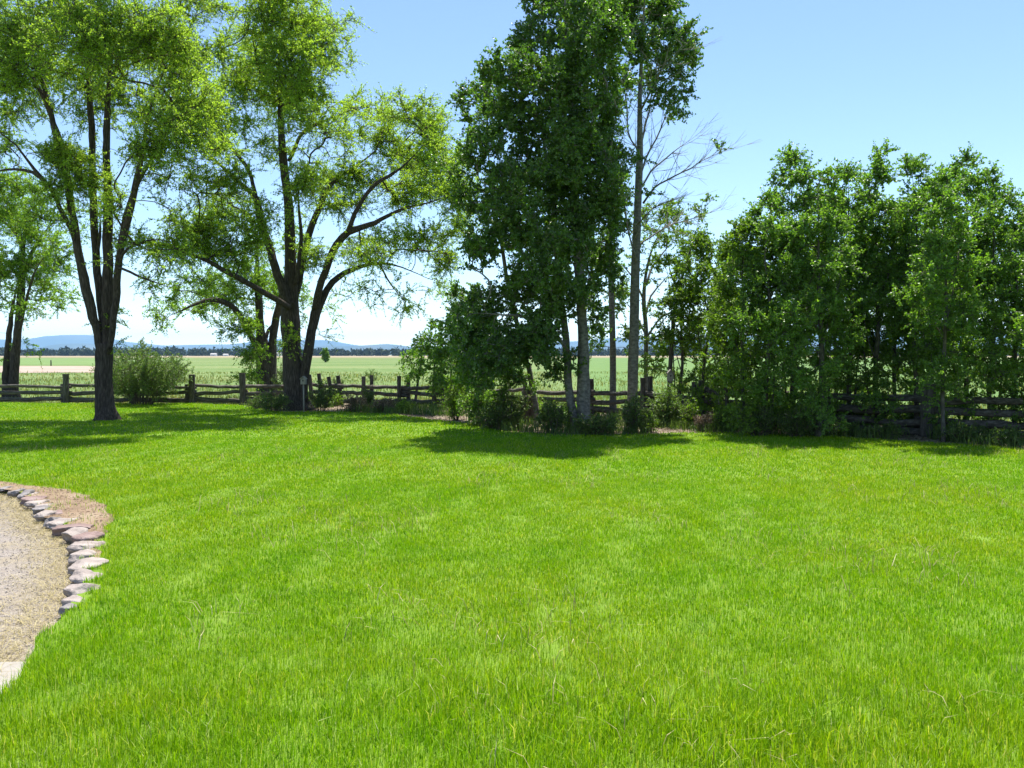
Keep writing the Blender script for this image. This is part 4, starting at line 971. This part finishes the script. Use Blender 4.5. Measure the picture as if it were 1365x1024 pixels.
# loose pebbles on the gravel: uncountable
def pebbles():
    r = np.random.default_rng(77); n = 26000
    D = 3.2 + 7 * r.random(n) ** 1.3; x = -r.uniform(1.5, 7.5, n)
    P = np.stack([x, D], -1); P = P[in_poly(P, grav_poly)]
    P = P[~in_poly(P, slab_poly)]
    n = len(P); s = r.uniform(.0025, .0065, n) * (1 + (P[:, 1] - 3) * .12)
    oct_ = np.array([[1, 0, 0], [-1, 0, 0], [0, 1, 0], [0, -1, 0], [0, 0, 1], [0, 0, -1.]])
    V = oct_[None] * s[:, None, None] * r.uniform(.6, 1.3, (n, 6, 1)) * np.array([1, 1, .7]); V = V + r.normal(0, .15, V.shape) * s[:, None, None]
    V += np.stack([P[:, 0], P[:, 1], np.full(n, GZ + .037)], -1)[:, None]
    f = np.array([(0, 2, 4), (2, 1, 4), (1, 3, 4), (3, 0, 4), (2, 0, 5), (1, 2, 5), (3, 1, 5), (0, 3, 5)])
    Fc = (np.arange(n) * 6)[:, None, None] + f[None]
    m, nt, N, L = new_mat('pebble'); g = N.new('ShaderNodeNewGeometry'); rr = ramp(N, [(0, (.09, .083, .08)), (.4, (.19, .172, .16)), (.8, (.28, .25, .225)), (1, (.36, .335, .31))]); L.new(g.outputs['Random Per Island'], rr.inputs[0])
    b = N.new('ShaderNodeBsdfPrincipled'); b.inputs['Roughness'].default_value = .85; L.new(rr.outputs[0], b.inputs['Base Color']); o = N.new('ShaderNodeOutputMaterial'); L.new(b.outputs[0], o.inputs[0])
    tag(mesh('pebbles', V.reshape(-1, 3), [Fc.reshape(-1, 3)], m), 'loose grey and tan pebbles covering the gravel', None, None, 'stuff')
pebbles()

def clods():
    r = np.random.default_rng(78); n = 9000
    P = np.stack([r.uniform(-7, -2.6, n), r.uniform(5.6, 10.6, n)], -1); P = P[in_poly(P, soil_poly)]; n = len(P)
    s_ = r.uniform(.004, .016, n) * (.4 + r.random(n))
    V = r.normal(0, .6, (n, 6, 3)) * .3 + np.array([[1, 0, 0], [-1, 0, 0], [0, 1, 0], [0, -1, 0], [0, 0, 1], [0, 0, -1.]])[None]
    V = V * s_[:, None, None] * np.array([1, 1, .6]) + np.stack([P[:, 0], P[:, 1], np.full(n, .006)], -1)[:, None]
    f = np.array([(0, 2, 4), (2, 1, 4), (1, 3, 4), (3, 0, 4), (2, 0, 5), (1, 2, 5), (3, 1, 5), (0, 3, 5)])
    tag(mesh('soil_clods', V.reshape(-1, 3), [((np.arange(n) * 6)[:, None, None] + f[None]).reshape(-1, 3)], M['soil']), 'crumbs of brown soil on the bare patch beside the edging stones', None, None, 'stuff')
clods()

# ---------------------------------------------------------------- grass
def blades(P, h, w, r, lean=.35, z=0.0, segs=2):
    n = len(P); a = r.uniform(0, 6.283, n); s = np.stack([np.cos(a), np.sin(a), np.zeros(n)], -1)
    b = a + 1.57 + r.normal(0, .5, n); ld = np.stack([np.cos(b), np.sin(b), np.zeros(n)], -1) * (np.abs(r.normal(0, lean, n)))[:, None]
    zz = z if np.isscalar(z) else z
    B = np.stack([P[:, 0], P[:, 1], np.zeros(n) + zz], -1); h = h[:, None]; w = w[:, None]
    up = np.array([0, 0, 1.])
    v0 = B - s * w * .5 - up * .01; v1 = B + s * w * .5 - up * .01
    mid = B + up * h * .55 + ld * h * .35
    v2 = mid + s * w * .42; v3 = mid - s * w * .42
    tip = B + up * h * (1 - .25 * np.linalg.norm(ld, axis=1, keepdims=True)) + ld * h
    V = np.stack([v0, v1, v2, v3, tip], 1).reshape(-1, 3)
    i = (np.arange(n) * 5)[:, None]
    return V, i + np.array([[0, 1, 2, 3]]), i + np.array([[3, 2, 4]])

def pnoise(x, y, s, seed):
    r = np.random.default_rng(seed); v = 0
    for k in range(6):
        a = r.uniform(0, 6.28); f = s * r.uniform(.6, 1.8); v = v + np.sin((x * math.cos(a) + y * math.sin(a)) * f + r.uniform(0, 6.28))
    return v / 3

lp = np.array(lawn_poly)
def scatter(y0, y1, dens, r, half=.68, extra=2.0):
    area_w = half * 2 * y1 + 2 * extra; n = int(area_w * (y1 - y0) * dens)
    y = r.uniform(y0, y1, n); x = r.uniform(-.5, .5, n) * area_w
    k = np.abs(x) < half * y + extra
    return np.stack([x[k], y[k]], -1)

def lawn_grass():
    r = np.random.default_rng(5); Vs, Qs, Ts = [], [], []; c = 0
    for y0, y1, dens, hh, ww in ((2.0, 4.6, 14500, .053, .0028), (4.6, 7, 10500, .046, .0036), (7, 10.5, 6800, .043, .0047), (10.5, 16, 2800, .04, .0078), (16, 30, 800, .04, .015)):
        P = scatter(y0, y1, dens, r)
        P = P[in_poly(P, lawn_poly)]
        soft = in_poly(P + r.normal(0, .045, P.shape), soil_poly); P = P[~soft | (r.random(len(P)) < .015 + .06 * (pnoise(P[:, 0], P[:, 1], 5, 9) > .5))]
        for fx, fy, fa, fb in FOOT:
            P = P[((P[:, 0] - fx) / (fa * 1.12)) ** 2 + ((P[:, 1] - fy) / (fb * 1.05)) ** 2 > 1]
        # clumping
        cl = pnoise(P[:, 0], P[:, 1], 9, 1) + .6 * pnoise(P[:, 0], P[:, 1], 26, 2)
        P = P[r.random(len(P)) < np.clip(.78 + .3 * cl, .25, 1)]
        cl = pnoise(P[:, 0], P[:, 1], 7, 3); big = pnoise(P[:, 0], P[:, 1], 1.1, 4)
        h = hh * r.uniform(.45, 1.2, len(P)) * (1 + .22 * cl + .12 * big)
        tall = r.random(len(P)) < .006; h = np.where(tall, h * r.uniform(1.4, 2.2, len(P)), h)
        if y0 < 4: h = h * np.clip(1.55 - (P[:, 1] - 2.8) * .35, 1, 1.5)
        V, Q, T = blades(P, h, ww * r.uniform(.6, 1.35, len(P)), r, .42)
        Vs.append(V); Qs.append(Q + c); Ts.append(T + c); c += len(V)
    for cx, cy, sx, sy, n, hh in ((.35, 3.45, .75, .22, 2600, .11), (1.0, 3.3, .3, .15, 700, .12), (-.1, 3.75, .25, .12, 500, .10), (-1.3, 3.5, .3, .2, 500, .09), (1.9, 3.7, .3, .2, 400, .09)):
        P = np.stack([r.normal(cx, sx, n), r.normal(cy, sy, n)], -1)
        V, Q, T = blades(P, hh * r.uniform(.6, 1.3, n), r.uniform(.0028, .0055, n), r, .45)
        Vs.append(V); Qs.append(Q + c); Ts.append(T + c); c += len(V)
    o = mesh('lawn_grass', np.vstack(Vs), [np.vstack(Qs), np.vstack(Ts)], M['grass'])
    print('lawn blades', sum(len(q) for q in Qs))
    tag(o, 'bright green unmown grass covering the whole lawn', None, None, 'stuff')
lawn_grass()

def dry_bits():
    """pale dead blades lying in the lawn, straw along the gravel edge, litter in the bed"""
    r = np.random.default_rng(15)
    P = scatter(2.5, 14, 90, r); P = P[in_poly(P, lawn_poly)]
    v = pnoise(P[:, 0], P[:, 1], 2.2, 31) + .7 * pnoise(P[:, 0], P[:, 1], 6, 32); P = P[v > .55]
    n = len(P)
    V, Q, T = blades(P, r.uniform(.05, .12, n), r.uniform(.0025, .005, n), r, 1.1, r.uniform(.01, .035, n))
    o = mesh('dead_grass', V, [Q, T], M['straw']); tag(o, 'pale dead grass blades scattered through the lawn', None, None, 'stuff')
    # straw on gravel along edge
    E = np.array(grav_edge); E = E[(E[:, 1] > 3) & (E[:, 1] < 11)]
    pts = []
    for i in range(len(E) - 1):
        a, b = E[i], E[i + 1]; d = np.linalg.norm(b - a); k = int(d * 1000)
        t = r.random(k)[:, None]; p = a * (1 - t) + b * t
        p[:, 0] -= np.abs(r.normal(0, .22, k)) + .02; p[:, 1] -= np.abs(r.normal(0, .12, k)); pts.append(p)
    P = np.vstack(pts)
    Q2 = np.stack([-r.uniform(2.0, 6.0, 4200), r.uniform(3.6, 9.5, 4200)], -1); vv = pnoise(Q2[:, 0], Q2[:, 1], 2.5, 41); Q2 = Q2[vv > .85]
    P = np.vstack([P, Q2]); P = P[in_poly(P, np.array(grav_poly))]
    n = len(P); V, Q, T = blades(P, r.uniform(.04, .14, n), r.uniform(.0018, .0038, n), r, 1.6, np.full(n, GZ + .045) + r.uniform(0, .03, n))
    V[:, 2] = GZ + .04 + (V[:, 2] - (GZ + .04)) * .25
    o = mesh('straw', V, [Q, T], M['straw']); tag(o, 'yellow straw lying on the gravel along the curved stones', None, None, 'stuff')
    # litter in bed
    P = np.stack([r.uniform(-8, 12, 60000), r.uniform(14, 28, 60000)], -1); P = P[in_poly(P, bed_poly)]
    n = len(P); V, Q, T = blades(P, r.uniform(.03, .12, n), r.uniform(.01, .035, n), r, 1.6, np.full(n, .0)); V[:, 2] = -.008 + np.abs(V[:, 2]) * .4
    o = mesh('leaf_litter', V, [Q, T], M['dry_leaf']); tag(o, 'brown leaf litter on the planting bed', None, None, 'stuff')
    # weedy grass along bed and fences
    P = np.stack([r.uniform(-10, 13, 120000), r.uniform(14, 29, 120000)], -1)
    m = in_poly(P, bed_poly) & (pnoise(P[:, 0], P[:, 1], 1.7, 51) > -.15)
    P = P[m]; n = len(P)
    V, Q, T = blades(P, r.uniform(.05, .3, n) * (1 + .3 * pnoise(P[:, 0], P[:, 1], 3, 52)), r.uniform(.008, .018, n), r, .5)
    o = mesh('weeds', V, [Q, T], M['weed_leaf']); tag(o, 'low green weeds growing in patches in the planting bed', None, None, 'stuff')
dry_bits()

def field_grass():
    r = np.random.default_rng(25); Vs, Qs, Ts = [], [], []; c = 0
    for y0, y1, dens, hh, ww in ((15, 24, 130, .17, .025), (24, 32, 95, .17, .028), (32, 42, 40, .17, .036), (42, 56, 16, .17, .045), (56, 80, 6, .2, .06)):
        P = scatter(y0, y1, dens, r, .72, 3)
        P = P[~in_poly(P, lawn_poly) & ~in_poly(P, bed_poly) & ~in_poly(P, bare_far)]
        P = P[(P[:, 1] > 14.5)]
        P = P[r.random(len(P)) < np.clip(.6 + .5 * pnoise(P[:, 0], P[:, 1], .35, 60), .08, 1)]
        cl = pnoise(P[:, 0], P[:, 1], .8, 61)
        h = hh * r.uniform(.4, 1.2, len(P)) * (1 + .3 * cl)
        V, Q, T = blades(P, h, ww * r.uniform(.5, 1.2, len(P)), r, .3, GZ)
        Vs.append(V); Qs.append(Q + c); Ts.append(T + c); c += len(V)
    o = mesh('meadow_grass', np.vstack(Vs), [np.vstack(Qs), np.vstack(Ts)], M['field_grass'])
    tag(o, 'tall yellow-green meadow grass in the field beyond the fences', None, None, 'stuff')
field_grass()

# ---------------------------------------------------------------- air
def haze():
    a = Acc(); x0, x1, y0, y1, z0, z1 = -15500, 15500, -500, 13800, -4, 345
    a.box(((x0 + x1) / 2, (y0 + y1) / 2, (z0 + z1) / 2), (x1 - x0, y1 - y0, z1 - z0))
    m, nt, N, L = new_mat('haze')
    v = N.new('ShaderNodeVolumePrincipled'); v.inputs['Color'].default_value = (.34, .62, 1.0, 1); v.inputs['Density'].default_value = HAZE
    v.inputs['Anisotropy'].default_value = 0.0
    o = N.new('ShaderNodeOutputMaterial'); L.new(v.outputs[0], o.inputs['Volume'])
    tag(a.build('haze', m), 'thin pale blue air between the garden and the mountains', None, None, 'stuff')
HAZE = 0.00006
if HAZE: haze()

# ---------------------------------------------------------------- light, sky, camera
SUN_EL, SUN_AZ = math.radians(69), math.radians(15)     # azimuth clockwise from +Y (view direction)
w = bpy.data.worlds.new('World'); bpy.context.scene.world = w; w.use_nodes = True
nt = w.node_tree; N, L = nt.nodes, nt.links; N.clear()
sky = N.new('ShaderNodeTexSky'); sky.sky_type = 'NISHITA'; sky.sun_disc = False
sky.sun_elevation = SUN_EL; sky.sun_rotation = SUN_AZ; sky.altitude = 1200; sky.air_density = 1.0; sky.dust_density = .3; sky.ozone_density = 2.6
bg = N.new('ShaderNodeBackground'); bg.inputs[1].default_value = .092
L.new(sky.outputs[0], bg.inputs[0]); out = N.new('ShaderNodeOutputWorld'); L.new(bg.outputs[0], out.inputs[0])

sd = bpy.data.lights.new('sun', 'SUN'); sd.energy = 4.6; sd.angle = math.radians(.5); sd.color = (1, .965, .90)
so = bpy.data.objects.new('sun', sd); C.objects.link(so)
import mathutils
dirv = mathutils.Vector((math.sin(SUN_AZ) * math.cos(SUN_EL), math.cos(SUN_AZ) * math.cos(SUN_EL), math.sin(SUN_EL)))
so.rotation_euler = dirv.to_track_quat('Z', 'Y').to_euler(); so.location = (0, 0, 30)

cd = bpy.data.cameras.new('camera'); cd.sensor_width = 36; cd.lens = F / 1365 * 36; cd.clip_end = 40000; cd.clip_start = .05
co = bpy.data.objects.new('camera', cd); C.objects.link(co); co.location = (0, 0, EYE); co.rotation_euler = (math.pi / 2 - PITCH, 0, 0)
sc = bpy.context.scene; sc.camera = co
sc.view_settings.view_transform = 'Standard'; sc.view_settings.look = 'None'; sc.view_settings.exposure = 1.3; sc.view_settings.gamma = 1
sc.cycles.use_denoising = True
sc.cycles.max_bounces = 8; sc.cycles.diffuse_bounces = 3; sc.cycles.transmission_bounces = 5; sc.cycles.transparent_max_bounces = 8; sc.cycles.volume_bounces = 1
print('leaves', NLEAF)
